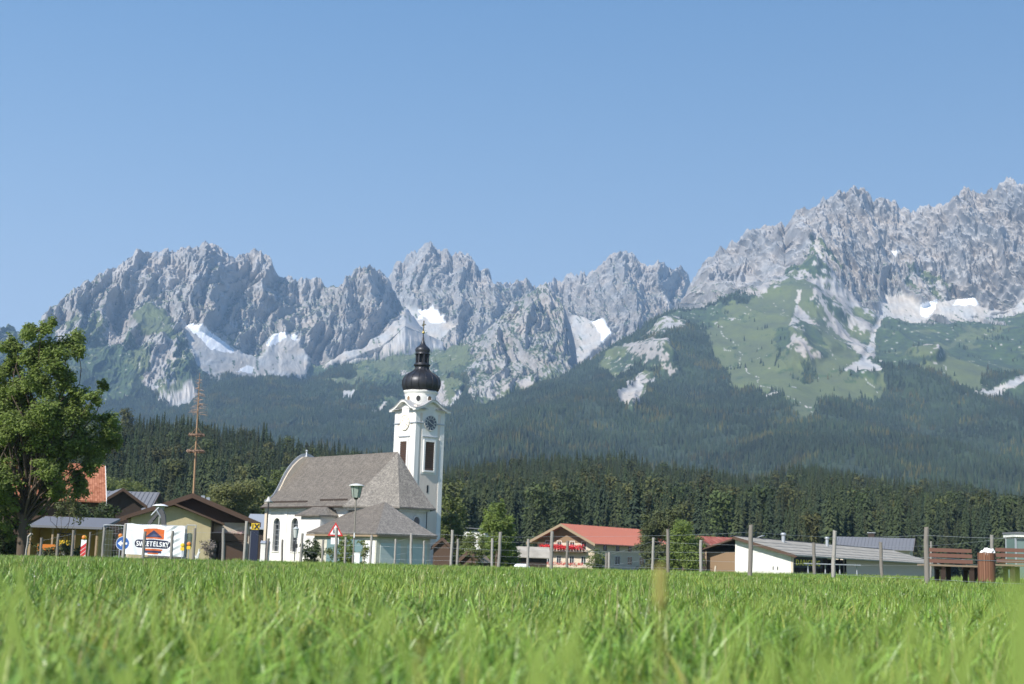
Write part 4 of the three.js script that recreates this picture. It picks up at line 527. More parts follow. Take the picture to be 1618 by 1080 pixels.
  part(o, 'roof_hatch', box(9.4, 10.4, 0, 0.08, 0, 0.9).rotateX(-0.35).translate(0, ridge + 0.25, -0.3), M.zinc);
}
{ const d = 300, f = spot(1440, d, LOW), o = thing('blue_roofed_house', 'house with blue-grey seamed roof and chimney behind the long hall', 'house', f, rad(160)), r = HY(1400, 850, d); house(o, { L: 15, W: 9, eave: r - 2.1, ridge: r, ov: 0.9, front: 0.8, wall: M.pale, roof: M.slate, thick: 0.16, seam: 0.7 }); const c = part(o, 'chimney', box(7.6, 8.9, r - 1, r + 1.1, 1.0, 2.0), M.darkwood); part(c, 'cap', box(7.4, 9.1, r + 1.1, r + 1.22, 0.8, 2.2), M.zinc); }
{ const d = 290, f = spot(744, d, LOW), o = thing('white_barn', 'white barn with pale roof behind the slender light green tree', 'barn', f, rad(80)); const r = HY(744, 833, d); part(o, 'wall', box(0, 10, 0, r - 0.8, -2.0, 2.6), M.white); part(o, 'roof', prismX([[-2.6, r - 0.1], [3.2, r - 0.35], [3.2, r - 0.2], [-2.6, r + 0.06]], -0.8, 11), M.slate); windowPart(o, -0.6, 0.4, 2.6, 3.6, 'front'); part(o, 'front_band', box(-0.05, 0, r - 2.4, r - 2.2, -2.0, 2.6), M.pale); }
{ const d = 240, f = spot(840, d, LOW), o = thing('grey_shed', 'low shed with pale grey roof left of the farmhouse', 'shed', f, 0), r = HY(840, 864, d), e = HY(840, 881, d); part(o, 'wall', box(-2.2, 2.5, 0, e, -5, 0), M.darkwood); part(o, 'roof', prismX([[0.7, e], [0.7, e + 0.12], [-4, r + 0.12], [-4, r]], -2.7, 3), greyRoof); part(o, 'back_roof', prismX([[-4.003, r], [-4.003, r + 0.12], [-8, e + 0.12], [-8, e]], -2.7, 3), greyRoof); }
{ const d = 120, f = spot(742, d, LOW), o = thing('wooden_shelter', 'little wooden shelter with steep roof among the shrubs right of the tower', 'shelter', f, rad(70)), r = HY(744, 869, d); house(o, { L: 2.0, W: 1.8, eave: r - 0.8, ridge: r, ov: 0.25, front: 0.25, wall: M.brown, roof: M.timber, thick: 0.08 }); }
{ const d = 170, f = spot(697, d, LOW), o = thing('tiled_hut', 'small hut with brownish roof peeking out right of the tower foot', 'hut', f, rad(90)), r = HY(700, 850, d); house(o, { L: 3, W: 2, eave: r - 0.9, ridge: r, ov: 0.3, front: 0.3, wall: M.brown, roof: tiled([0.7, 0.7, 0.7]), thick: 0.1 }); }
{ const d = 230, f = spot(413, d, LOW), o = thing('pale_roofed_barn', 'barn with pale blue-grey roof between brown gable house and church', 'barn', f, 0), r = HY(410, 812, d), e = HY(410, 836, d); part(o, 'wall', box(-2.5, 3, 0, e, -8, 0), M.darkwood); part(o, 'roof', prismX([[0.8, e], [0.8, e + 0.15], [-4.5, r + 0.15], [-4.5, r]], -3, 4), M.zinc); part(o, 'back_roof', prismX([[-4.503, r], [-4.503, r + 0.15], [-9, e + 0.15], [-9, e]], -3, 4), M.zinc); }

//@@OBJECTS
// ------------------------------------------------------------------ fences
const postMat = [[0.25, 0.235, 0.21], [0.32, 0.30, 0.27], [0.20, 0.18, 0.155]].map((c) => mat(c, 0.92, { bumpMap: bumpT, bumpScale: 0.01 }));
const postGeo = [0, 1, 2].map((s) => { const g = new THREE.CylinderGeometry(0.055, 0.06, 1, 10, 6).translate(0, 0.5, 0), P = g.attributes.position; for (let i = 0; i < P.count; i++) { const y = P.getY(i); P.setXYZ(i, P.getX(i) + 0.012 * N3(y * 4, s * 9, P.getZ(i) * 8), y + (y > 0.99 ? 0.012 * N3(P.getX(i) * 30, s, P.getZ(i) * 30) : 0), P.getZ(i) + 0.012 * N3(y * 4, s * 9 + 4, 1)); } g.computeVertexNormals(); return g; });
function wireFence(label, list, wires, seed) {
  const R = rng(seed), pts = list.map(([px, top, d, w = 1]) => { const b = spot(px, d, -0.35), h = at(px, top, d).y - b.y; return { b, h, w }; }), o = thing('wire_fence', label, 'fence', pts[0].b.clone());
  for (const { b, h, w } of pts) { const m = part(o, 'post', postGeo[R() * 3 | 0], postMat[R() * 3 | 0]); m.position.copy(b).sub(o.position); m.scale.set(w, h, w); m.rotation.set((R() - 0.5) * 0.05, R() * 6, (R() - 0.5) * 0.07); m.castShadow = true; }
  for (const hgt of wires) for (let i = 1; i < pts.length; i++) { const A = pts[i - 1], B = pts[i], a = A.b.clone().setY(A.b.y + A.h * hgt).sub(o.position), c = B.b.clone().setY(B.b.y + B.h * hgt).sub(o.position), mid = a.clone().lerp(c, 0.5).setY((a.y + c.y) / 2 - 0.03); part(o, 'wire', new THREE.TubeGeometry(new THREE.QuadraticBezierCurve3(a, mid, c), 6, 0.003, 4), M.zinc); }
  return o;
}
wireFence('sturdy near fence of tall round grey posts with strung wires along the meadow edge', [[530, 833, 58], [712, 837, 57], [787, 840, 56, 1.15], [870, 839, 52, 1.1], [1056, 836, 46], [1184, 829, 39, 1.1], [1315, 838, 41], [1464, 833, 33, 1.05], [1650, 838, 30]], [0.9, 0.62, 0.35], 3);
wireFence('lower far fence of thin weathered posts with wires behind the tall posts', [[474, 842, 62], [508, 852, 62, 0.9], [544, 848, 62, 0.8], [584, 845, 61], [623, 851, 62, 0.8], [649, 842, 61], [669, 854, 62, 0.8], [722, 851, 61], [777, 850, 61], [833, 851, 61], [895, 854, 61], [957, 873, 60], [962, 872, 60], [1030, 849, 58], [1107, 853, 57, 1.1], [1287, 857, 54, 1.1], [1394, 856, 52, 1.1], [1470, 855, 52, 0.7], [1569, 845, 47]], [0.92, 0.55], 4);
wireFence('row of pale thin posts in front of the yellow shed and white banner', [[64, 849, 60], [89, 843, 60], [113, 837, 59], [139, 840, 62, 0.7], [161, 833, 60, 0.9], [194, 827, 59], [225, 839, 59, 1.1], [269, 838, 59, 1.1], [305, 834, 59], [352, 834, 58, 1.1], [385, 823, 58, 1.1], [420, 850, 60, 0.9], [445, 852, 61, 0.8]], [0.9], 5);
// ------------------------------------------------------------------ building-site fence, banner, signs
const siteD = 72, sitePanel = (px0, px1, label, group) => { const a = spot(px0, siteD, -0.45), b = spot(px1, siteD, -0.45), o = thing('site_fence_panel', label, 'fence panel', a, 0, group), w = b.x - a.x, top = at((px0 + px1) / 2, 829, siteD).y + 0.45; part(o, 'frame', [bar(V(0, 0, 0), V(0, top, 0), 0.022), bar(V(w, 0, 0), V(w, top, 0), 0.022), bar(V(0, top, 0), V(w, top, 0), 0.022), bar(V(0, 0.15, 0), V(w, 0.15, 0), 0.022)], M.zinc); const g = []; for (let x = 0.15; x < w; x += 0.15) g.push(bar(V(x, 0.15, 0), V(x, top, 0), 0.003, 4)); for (let y = 0.4; y < top; y += 0.28) g.push(bar(V(0, y, 0.005), V(w, y, 0.005), 0.003, 4)); part(o, 'wire_mesh', g, M.zinc); part(o, 'foot_block', [box(-0.12, 0.12, -0.1, 0.05, -0.35, 0.35), box(w - 0.12, w + 0.12, -0.1, 0.05, -0.35, 0.35)], M.pale); return o; };
sitePanel(160, 192, 'bare wire-mesh site fence panel left of the white banner'); sitePanel(193.5, 290, 'wire-mesh site fence panel carrying the white banner'); sitePanel(291.5, 306, 'narrow wire-mesh site fence panel right of the white banner');
{ // banner
  const c = document.createElement('canvas'); c.width = 1024; c.height = 480; const x = c.getContext('2d'); x.fillStyle = '#eef0f3'; x.fillRect(0, 0, 1024, 480);
  x.fillStyle = '#d0662a'; x.fillRect(330, 62, 352, 145); x.fillStyle = '#2b3358'; x.beginPath(); x.moveTo(345, 207); x.lineTo(500, 88); x.lineTo(670, 207); x.lineTo(610, 207); x.lineTo(505, 140); x.lineTo(408, 207); x.fill(); x.fillStyle = '#3d4a72'; x.beginPath(); x.moveTo(408, 207); x.lineTo(505, 140); x.lineTo(610, 207); x.fill();
  x.fillStyle = '#d0662a'; x.fillRect(345, 196, 330, 30); x.fillRect(355, 372, 310, 34); x.fillStyle = '#2b3358'; x.fillRect(370, 406, 280, 40); x.fillStyle = '#d0662a'; x.fillRect(420, 440, 180, 22);
  x.fillStyle = '#eef0f3'; x.beginPath(); x.roundRect(178, 222, 630, 156, 78); x.fill(); x.fillStyle = '#1c2340'; x.beginPath(); x.roundRect(190, 234, 606, 132, 66); x.fill();
  x.fillStyle = '#ffffff'; x.font = 'bold 108px sans-serif'; x.textAlign = 'center'; x.textBaseline = 'middle'; x.fillText('SWIETELSKY', 493, 303, 560);
  const t = new THREE.CanvasTexture(c); t.colorSpace = THREE.SRGBColorSpace; t.anisotropy = 8;
  const a = spot(194, siteD - 0.12, 0.05), b = spot(290, siteD - 0.12, 0.05), w = b.x - a.x, g = new THREE.PlaneGeometry(w, 1.5, 70, 34), P = g.attributes.position;
  for (let i = 0; i < P.count; i++) { const u = P.getX(i) / w + 0.5, v = P.getY(i) / 1.5 + 0.5, e = Math.min(u, 1 - u, 0.2) * 5; P.setZ(i, 0.045 * e * (Math.sin(u * 16 + v * 3) * (1 - 0.5 * v) + 0.9 * Math.sin((u - v) * 26) * smooth(u, 0.62, 0.9) + 0.4 * Math.sin(u * 41 + v * 7)) + 0.03); P.setY(i, P.getY(i) + 0.03 * Math.sin(u * Math.PI * 5) * v - 0.05 * u); }
  g.computeVertexNormals(); const m = new THREE.Mesh(g, new THREE.MeshPhysicalMaterial({ map: t, roughness: 0.55, side: THREE.DoubleSide, transmission: 0.1, thickness: 0 })); m.name = 'banner'; m.position.set((a.x + b.x) / 2, 0.83, a.z); tag(m, 'creased white banner with orange and navy house emblem and name', 'banner'); scene.add(m); m.castShadow = m.receiveShadow = true;
}
{ // blue arrow sign
  const d = 69, p = spot(193, d, 0), o = thing('arrow_sign', 'round blue sign with white arrow pointing left beside the banner', 'road sign', p), h = at(193, 858, d).y - p.y; part(o, 'post', bar(V(0, -0.4, -0.05), V(0, h + 0.35, -0.05), 0.03), M.zinc); const s = part(o, 'disc', new THREE.CylinderGeometry(0.32, 0.32, 0.03, 40).rotateX(Math.PI / 2).translate(0, h, 0), M.blue);
  part(s, 'arrow', new THREE.ExtrudeGeometry(new THREE.Shape([[-0.24, 0], [-0.06, 0.15], [-0.06, 0.05], [0.22, 0.05], [0.22, -0.05], [-0.06, -0.05], [-0.06, -0.15]].map(([a, b]) => new THREE.Vector2(a, b))), { depth: 0.006, bevelEnabled: false }).translate(0, h, 0.016), M.signWhite); part(s, 'rim', new THREE.TorusGeometry(0.315, 0.012, 6, 40).translate(0, h, 0.012), M.signWhite);
}
function warningLamp(px, py, d, m, label, group) { const p = spot(px, d, -0.3), h = at(px, py, d).y + 0.3, o = thing('warning_lamp', label, 'warning lamp', p, 0, group); part(o, 'stand', bar(V(0, 0, 0), V(0, h - 0.12, 0), 0.025), M.zinc); part(o, 'battery_box', box(-0.09, 0.09, h - 0.22, h - 0.06, -0.07, 0.07), M.yellowPaint); part(o, 'lens', [new THREE.CylinderGeometry(0.1, 0.1, 0.09, 20).rotateX(Math.PI / 2).translate(0, h + 0.04, 0), new THREE.SphereGeometry(0.1, 16, 10).scale(1, 1, 0.4).translate(0, h + 0.04, 0.045)], m); return o; }
warningLamp(188, 847, 70, M.orange, 'orange warning lamp just left above the blue arrow sign'); warningLamp(287, 862, 69, M.yellowPaint, 'yellow warning lamp at the lower corner of the banner'); warningLamp(297, 860, 70, M.orange, 'orange warning lamp right of the yellow one by the banner');
{ const d = 66, p = spot(131, d, -0.2), o = thing('striped_beacon', 'red and white striped beacon board with yellow-red lamp before the yellow shed', 'road beacon', p), h = at(131, 852, d).y - p.y; part(o, 'board', box(-0.12, 0.12, 0, h, -0.02, 0.02), M.signWhite); for (let i = 0; i < 3; i++) part(o, 'stripe', new THREE.ExtrudeGeometry(new THREE.Shape([[-0.12, 0], [0.12, 0.2], [0.12, 0.36], [-0.12, 0.16]].map(([a, b]) => new THREE.Vector2(a, b))), { depth: 0.004, bevelEnabled: false }).translate(0, 0.02 + i * (h - 0.4) / 2.6, 0.0205), M.red); part(o, 'lamp', new THREE.CylinderGeometry(0.1, 0.1, 0.1, 20).rotateX(Math.PI / 2).translate(0, h + 0.1, 0), M.yellowPaint); part(o, 'lamp_glass', new THREE.SphereGeometry(0.09, 16, 10).scale(1, 1, 0.5).translate(-0.01, h + 0.1, 0.05), M.orange); }
{ const d = 62, p = spot(42, d, 0), o = thing('leaning_stump', 'pale crooked broken post at the meadow edge before the dark bush', 'post', p), R = rng(8); part(o, 'stem', limb(V(0, -0.1, 0), V(0.02, 0.72, 0), 0.045, 0.04, R, 0.05), postMat[1]); part(o, 'bent_top', limb(V(0.02, 0.70, 0), V(0.17, 0.86, 0), 0.05, 0.06, R, 0.05), postMat[1]); }
{ // triangular sign
  const d = 84, p = spot(527, d, -0.6), h = at(527, 838, d).y - p.y, o = thing('warning_sign', 'red-bordered triangular warning sign with two walking figures and white plate', 'road sign', p), tri = (s) => [[-0.46 * s, -0.3 * s], [0.46 * s, -0.3 * s], [0, 0.5 * s]];
  part(o, 'post', bar(V(0, 0, -0.04), V(0, h + 0.3, -0.04), 0.03), M.zinc);
  const E = (pts, dep) => new THREE.ExtrudeGeometry(new THREE.Shape(pts.map(([a, b]) => new THREE.Vector2(a, b))), { depth: dep, bevelEnabled: false }).translate(0, h, 0), bd = part(o, 'border', E(tri(1), 0.02), M.red); part(bd, 'field', E(tri(0.68).map(([a, b]) => [a, b - 0.012]), 0.025), M.signWhite);
  for (const s of [-0.09, 0.07]) part(bd, 'figure', [E([[s - 0.05, -0.17], [s - 0.02, -0.17], [s, -0.06], [s + 0.03, -0.17], [s + 0.06, -0.17], [s + 0.035, 0.02], [s + 0.03, 0.08], [s - 0.03, 0.08]], 0.03), new THREE.CylinderGeometry(0.03, 0.03, 0.03, 12).rotateX(Math.PI / 2).translate(s, h + 0.12, 0.015)], M.black);
  part(o, 'plate', box(-0.24, 0.22, h - 0.78, h - 0.4, -0.01, 0.015), M.signWhite);
}
{ // lantern
  const d = 92, p = spot(557, d, LOW), top = at(563, 766, d).y - p.y, o = thing('street_lantern', 'green-grey street lantern with pale cap on a slim pole before the church', 'street lamp', p);
  part(o, 'pole', [bar(V(0, 0, 0), V(0, top - 0.85, 0), 0.045, 10), bar(V(0, 0, 0), V(0, 1.1, 0), 0.07, 10)], mat([0.22, 0.2, 0.17], 0.6)); part(o, 'collar', new THREE.CylinderGeometry(0.16, 0.1, 0.12, 12).translate(0, top - 0.86, 0), M.metal);
  const gl = new THREE.MeshPhysicalMaterial({ color: col(0.45, 0.52, 0.45), roughness: 0.5, transmission: 0.4, thickness: 0 }); for (let i = 0; i < 6; i++) { const a = i * Math.PI / 3, b = a + Math.PI / 3, r0 = 0.24, r1 = 0.37, y0 = top - 0.8, y1 = top - 0.06, g = new THREE.BufferGeometry(); g.setAttribute('position', new THREE.Float32BufferAttribute([r0 * Math.cos(a), y0, r0 * Math.sin(a), r1 * Math.cos(a), y1, r1 * Math.sin(a), r1 * Math.cos(b), y1, r1 * Math.sin(b), r0 * Math.cos(a), y0, r0 * Math.sin(a), r1 * Math.cos(b), y1, r1 * Math.sin(b), r0 * Math.cos(b), y0, r0 * Math.sin(b)], 3)); g.computeVertexNormals(); part(o, 'pane', g, gl); part(o, 'corner_bar', bar(V(r0 * Math.cos(a), y0, r0 * Math.sin(a)), V(r1 * Math.cos(a), y1, r1 * Math.sin(a)), 0.018), M.metal); }
  part(o, 'cap', new THREE.LatheGeometry([[0, 0.13], [0.2, 0.1], [0.46, 0.02], [0.5, -0.03], [0.46, -0.05], [0, -0.05]].map(([a, b]) => new THREE.Vector2(a, b + top - 0.02)), 24), mat([0.6, 0.6, 0.56], 0.5));
  const bl = part(o, 'notice', box(-0.03, 0.03, 2.2, 2.5, 0.05, 0.06), M.signWhite);
}
{ const d = 92, p = spot(247, d, LOW), top = at(254, 798, d).y - p.y, o = thing('street_lamp', 'street lamp with white dish cap in front of the cream wall', 'street lamp', p); part(o, 'pole', bar(V(0, 0, 0), V(0, top - 0.5, 0), 0.05, 10), mat([0.3, 0.3, 0.27], 0.6)); part(o, 'body', new THREE.CylinderGeometry(0.3, 0.2, 0.55, 16).translate(0, top - 0.32, 0), mat([0.32, 0.33, 0.29], 0.5)); part(o, 'cap', new THREE.LatheGeometry([[0, 0.1], [0.25, 0.07], [0.5, -0.02], [0.5, -0.05], [0, -0.05]].map(([a, b]) => new THREE.Vector2(a, b + top)), 24), M.signWhite); }
{ const d = 150, p = spot(419, d, LOW), top = at(416, 788, d).y - p.y, o = thing('street_lamp', 'street lamp with conical pale hood beside the church gable', 'street lamp', p); part(o, 'pole', bar(V(0, 0, 0), V(0, top - 0.4, 0), 0.06, 8), M.metal); part(o, 'hood', new THREE.LatheGeometry([[0, 0.3], [0.12, 0.2], [0.22, -0.1], [0.55, -0.35], [0, -0.36]].map(([a, b]) => new THREE.Vector2(a, b + top)), 20), mat([0.5, 0.48, 0.45], 0.6)); }
{ // yellow crossed board on dark column
  const d = 76, p = spot(400, d, -0.5), o = thing('dark_column', 'dark navy column topped by a yellow board with a black cross', 'column', p, 0.1), h = at(400, 837, d).y - p.y; part(o, 'column', box(-0.19, 0.19, 0, h, -0.19, 0.19), M.navy); part(o, 'edge_strip', box(-0.24, -0.195, 0, h - 0.05, -0.1, 0.19), M.slate);
  const b = part(o, 'board', box(-0.2, 0.22, h + 0.02, h + 0.36, -0.04, 0.2), M.yellowPaint); for (const s of [-1, 1]) part(b, 'cross_bar', new THREE.BoxGeometry(0.07, 0.34, 0.012).rotateZ(s * 0.7).translate(0.08, h + 0.19, 0.206 + (s + 1) * 0.004), M.black); part(b, 'bar_mark', box(-0.15, -0.1, h + 0.07, h + 0.31, 0.2, 0.208), M.black);
}
{ const d = 74, p = spot(310, d, -0.2), o = thing('white_tubes', 'white bent tubes standing crossed beside the orange lamp', 'tube rack', p), R = rng(4), w = mat([0.8, 0.8, 0.78], 0.5); for (const q of [[-0.12, 0.52, 0.02, 0], [0.14, 0.55, -0.04, 0.05], [0.2, 0.4, 0.05, 0.1]]) part(o, 'tube', limb(V(q[2], 0, q[3]), V(q[0], q[1] + 0.1, q[3]), 0.035, 0.03, R, 0.14), w); }
{ // excavator behind the banner
  const d = 84, p = spot(262, d, LOW), o = thing('excavator', 'dark grey excavator with raised folded boom behind the white banner', 'excavator', p), k = d / F, Q = (px, py) => { const v = at(px, py, d).sub(p); v.z = 0; return v; }, dm = mat([0.07, 0.07, 0.075], 0.6), g = (a, b, w0, t) => { const l = a.distanceTo(b), q = new THREE.BoxGeometry(w0, l, t); q.applyQuaternion(new THREE.Quaternion().setFromUnitVectors(V(0, 1, 0), b.clone().sub(a).normalize())); const m = a.clone().lerp(b, 0.5); return q.translate(m.x, m.y, m.z); };
  part(o, 'track', [box(-1.1, 1.1, 0, 0.6, -0.9, -0.5)], M.rubber); part(o, 'track', [box(-1.1, 1.1, 0, 0.6, 0.5, 0.9)], M.rubber); part(o, 'body', box(-0.9, 1.0, 0.62, 1.4, -0.8, 0.8), dm);
  part(o, 'boom', [g(Q(261, 845), Q(258, 812), 0.26, 0.2), g(Q(258, 812), Q(254, 804), 0.24, 0.18)], dm); part(o, 'arm', g(Q(255, 805), Q(236, 827), 0.2, 0.16), dm); part(o, 'hydraulic_cylinder', [bar(Q(260, 826), Q(249, 806).add(V(0, 0, 0.12)), 0.05), bar(Q(252, 804).add(V(0, 0.1, 0.1)), Q(240, 817).add(V(0, 0.12, 0.1)), 0.05)], M.zinc);
  part(o, 'hose', [limb(Q(258, 808), Q(243, 822).add(V(0, 0, 0.15)), 0.025, 0.025, rng(3), 0.15), limb(Q(256, 803), Q(240, 815).add(V(0, 0.1, 0.12)), 0.02, 0.02, rng(7), 0.18)], M.black); part(o, 'bucket', new THREE.CylinderGeometry(0.32, 0.32, 0.6, 14, 1, false, 0, 4.2).rotateX(Math.PI / 2).translate(...Q(235, 836).toArray()), dm);
}
{ // orange tractor in the shed
  const d = 105, p = spot(85, d, LOW), o = thing('tractor', 'orange and yellow tractor standing in the shade before the yellow shed', 'tractor', p, 0.1), wheel = (x, z, r) => { const w = part(o, 'wheel', new THREE.TorusGeometry(r * 0.72, r * 0.28, 10, 24).translate(x, r, z), M.rubber); part(w, 'rim', new THREE.CylinderGeometry(r * 0.5, r * 0.5, 0.16, 16).rotateX(Math.PI / 2).translate(x, r, z), M.zinc); };
  wheel(0.75, 0.55, 0.55); wheel(0.75, -0.55, 0.55); wheel(-0.75, 0.5, 0.38); wheel(-0.75, -0.5, 0.38);
  part(o, 'hood', box(-1.15, 0.2, 0.65, 1.15, -0.35, 0.35), M.orange); part(o, 'chassis', box(-1.1, 0.9, 0.45, 0.65, -0.25, 0.25), M.black); part(o, 'fender', box(0.4, 1.15, 1.1, 1.5, 0.35, 0.75), M.yellowPaint); part(o, 'fender', box(0.4, 1.15, 1.1, 1.5, -0.75, -0.35), M.yellowPaint); part(o, 'cab_frame', [bar(V(0.2, 1.1, 0.45), V(0.3, 1.95, 0.45), 0.03), bar(V(0.2, 1.1, -0.45), V(0.3, 1.95, -0.45), 0.03), bar(V(1.1, 1.4, 0.45), V(1.0, 1.95, 0.45), 0.03), bar(V(1.1, 1.4, -0.45), V(1.0, 1.95, -0.45), 0.03), box(0.2, 1.1, 1.93, 2.0, -0.5, 0.5)], M.black); part(o, 'seat', [box(0.5, 0.9, 1.0, 1.1, -0.22, 0.22), box(0.85, 0.93, 1.1, 1.5, -0.22, 0.22)], M.black);
}
{ // maypole
  const d = 185, a = spot(301, d, LOW), top = at(316, 588, d), R = rng(14), o = thing('maypole', 'tall bare maypole with two wreaths and a dried treetop', 'maypole', a), t = top.sub(a), at2 = (py) => { const v = at(308, py, d).y - a.y; return t.clone().multiplyScalar(v / t.y); }, wd = mat([0.36, 0.22, 0.12], 0.8);
  part(o, 'pole', limb(V(0, 0, 0), t.clone().multiplyScalar(0.8), 0.2, 0.09, R, 0), wd); part(o, 'tip', limb(t.clone().multiplyScalar(0.8), t, 0.09, 0.02, R, 0), wd);
  for (const [py, r] of [[687, 0.82], [713, 1.0]]) { const c = at2(py), w = part(o, 'wreath', new THREE.TorusGeometry(r, 0.13, 8, 40).rotateX(Math.PI / 2).translate(c.x, c.y, c.z), mat([0.23, 0.15, 0.10], 0.95)); const cl = []; for (let i = 0; i < 30; i++) { const q = i / 30 * 6.283; cl.push([c.x + r * Math.cos(q), c.y + 0.05 * R(), c.z + r * Math.sin(q), 0.2]); } part(w, 'twigs', leaves(cl, 0.09, 700, R), mat([0.34, 0.22, 0.16], 0.95, { side: THREE.DoubleSide })); part(w, 'hanger', [0, 1, 2, 3].map((i) => bar(V(c.x + r * Math.cos(i * 1.57), c.y, c.z + r * Math.sin(i * 1.57)), V(c.x, c.y + 1.1, c.z), 0.02, 4)), wd); }
  const dry = []; for (let i = 0; i < 120; i++) { const py = 594 + 60 * R(), c = at2(py), q = R() * 6.28, l = 0.25 + 0.95 * (py - 588) / 70 * (0.5 + R()); dry.push(bar(c, c.clone().add(V(l * Math.cos(q), 0.1 - 0.35 * R(), l * Math.sin(q))), 0.022, 4)); } part(o, 'dried_twigs', dry, mat([0.42, 0.31, 0.25], 0.95));
}
{ // white cabinet near the lantern
  const d = 126, p = spot(563, d, LOW), o = thing('white_cabinet', 'plain white cabinet at the foot of the church annex by the lantern', 'cabinet', p), h = at(563, 873, d).y - p.y; part(o, 'body', box(-0.29, 0.29, 0, h, -0.2, 0.2), M.signWhite); part(o, 'lid', box(-0.32, 0.32, h, h + 0.04, -0.23, 0.23), M.trim);
}
{ // grave pillar by the church wall
  const d = 160, p = spot(418, d, LOW), o = thing('white_pillar', 'short white plastered pillar left of the church wall', 'pillar', p), h = at(418, 858, d).y - p.y; part(o, 'shaft', box(-0.45, 0.45, 0, h, -0.4, 0.4), M.white); part(o, 'cap', prismX([[-0.5, h], [0.5, h], [0, h + 0.3]], -0.5, 0.5), M.zinc);
}
{ const d = 150, p = spot(465, d, LOW), o = thing('church_lamp', 'small grey lamp on a post before the church windows', 'lamp', p), h = at(465, 842, d).y - p.y; part(o, 'post', bar(V(0, 0, 0), V(0, h - 0.4, 0), 0.05, 8), M.metal); part(o, 'head', [new THREE.CylinderGeometry(0.3, 0.2, 0.9, 8).translate(0, h, 0), new THREE.ConeGeometry(0.36, 0.3, 8).translate(0, h + 0.6, 0)], mat([0.45, 0.47, 0.45], 0.5)); part(o, 'base_box', box(-0.25, 0.25, h - 1.5, h - 1.1, -0.1, 0.1), M.black); }
// ------------------------------------------------------------------ benches, bin, table, shelter
function bench(px0, px1, d, label) {
  const a = spot(px0, d, 0), b = spot(px1, d, 0), w = b.x - a.x, o = thing('bench', label, 'bench', a, 0.04, 'brown slatted benches at the meadow edge'), y = (py, z = d) => at((px0 + px1) / 2, py, z).y, slat = mat([0.17, 0.085, 0.06], 0.75), leg = mat([0.045, 0.028, 0.02], 0.8);
  for (const py of [866, 874.5, 883.5]) { const h = y(py); part(o, 'back_slat', box(0, w, h - 0.095, h, -0.02, 0.025).translate(0, 0, -0.1 - (h - 0.6) * 0.25), slat); }
  for (let i = 0; i < 3; i++) part(o, 'seat_slat', box(-0.35, w + 0.02, y(892) - 0.045, y(892), 0.02 + i * 0.16, 0.15 + i * 0.16), mat([0.25, 0.19, 0.13], 0.8));
  for (const q of [0.16, 0.8]) { const x = q * w; part(o, 'leg', [box(x - 0.05, x + 0.05, 0, y(892) - 0.05, 0.36, 0.46), box(x - 0.05, x + 0.05, 0, y(892) - 0.05, -0.1, 0.0), box(x - 0.05, x + 0.05, y(892) - 0.13, y(892) - 0.048, -0.1, 0.46), box(x - 0.045, x + 0.045, y(892) - 0.1, y(866) - 0.02, -0.03, 0.03).rotateX(-0.24).translate(0, 0.01, 0.0)], leg); part(o, 'leg_brace', box(x + 0.2, x + 0.3, 0, y(892) - 0.05, 0.05, 0.14), leg); }
  return o;
}
bench(1470, 1541, 37, 'brown slatted bench between the tallest pale post and the wooden bin'); bench(1579, 1650, 37.5, 'brown slatted bench cut by the picture edge beyond the wooden bin');
{
  const d = 36, p = spot(1559, d, 0), o = thing('litter_bin', 'round litter bin of brown upright staves between the two benches', 'litter bin', p), h = at(1559, 873, d).y - p.y, r = 0.2, st = [0, 1, 2].map((i) => mat([[0.17, 0.075, 0.042], [0.13, 0.055, 0.032], [0.2, 0.095, 0.055]][i], 0.8)), R = rng(2);
  for (let i = 0; i < 22; i++) part(o, 'stave', new THREE.BoxGeometry(0.05, h - 0.05, 0.02).translate(0, (h + 0.05) / 2, r).rotateY(i / 22 * 6.2832), st[R() * 3 | 0]);
  part(o, 'hoop', [new THREE.TorusGeometry(r + 0.012, 0.012, 6, 32).rotateX(Math.PI / 2).translate(0, h * 0.8, 0), new THREE.TorusGeometry(r + 0.012, 0.012, 6, 32).rotateX(Math.PI / 2).translate(0, h * 0.25, 0)], M.metal); part(o, 'liner', new THREE.CylinderGeometry(r - 0.02, r - 0.02, h * 0.85, 20).translate(0, h * 0.46, 0), M.black);
  const g = []; for (let i = 0; i < 9; i++) { const q = new THREE.IcosahedronGeometry(0.055 + 0.04 * R(), 2), P = q.attributes.position; for (let k = 0; k < P.count; k++) { const f = 1 + 0.45 * N3(P.getX(k) * 22, P.getY(k) * 22 + i, P.getZ(k) * 22); P.setXYZ(k, P.getX(k) * f, P.getY(k) * f, P.getZ(k) * f); } q.computeVertexNormals(); const a = R() * 6.28, rr = 0.12 * Math.sqrt(R()); g.push(q.translate(rr * Math.cos(a), h * 0.93 + 0.07 * R() + (0.12 - rr) * 0.6, rr * Math.sin(a))); }
  const l = thing('crumpled_litter', 'white crumpled litter heaped on top of the wooden bin', 'litter', p); part(l, 'papers', g, mat([0.75, 0.74, 0.72], 0.8));
}
{ const d = 150, p = spot(1272, d, LOW), o = thing('long_table', 'long pale grey table standing before the dark hall front', 'table', p, rad(10)), w = 6, h = at(1310, 890, d).y - p.y; part(o, 'top', box(0, w, h - 0.1, h, -0.4, 0.4), M.zinc); for (const x of [0.3, 2.2, 3.8, 5.7]) part(o, 'trestle', [bar(V(x, 0, -0.3), V(x, h - 0.1, 0.1), 0.04), bar(V(x, 0, 0.3), V(x, h - 0.1, -0.1), 0.04)], M.zinc); }
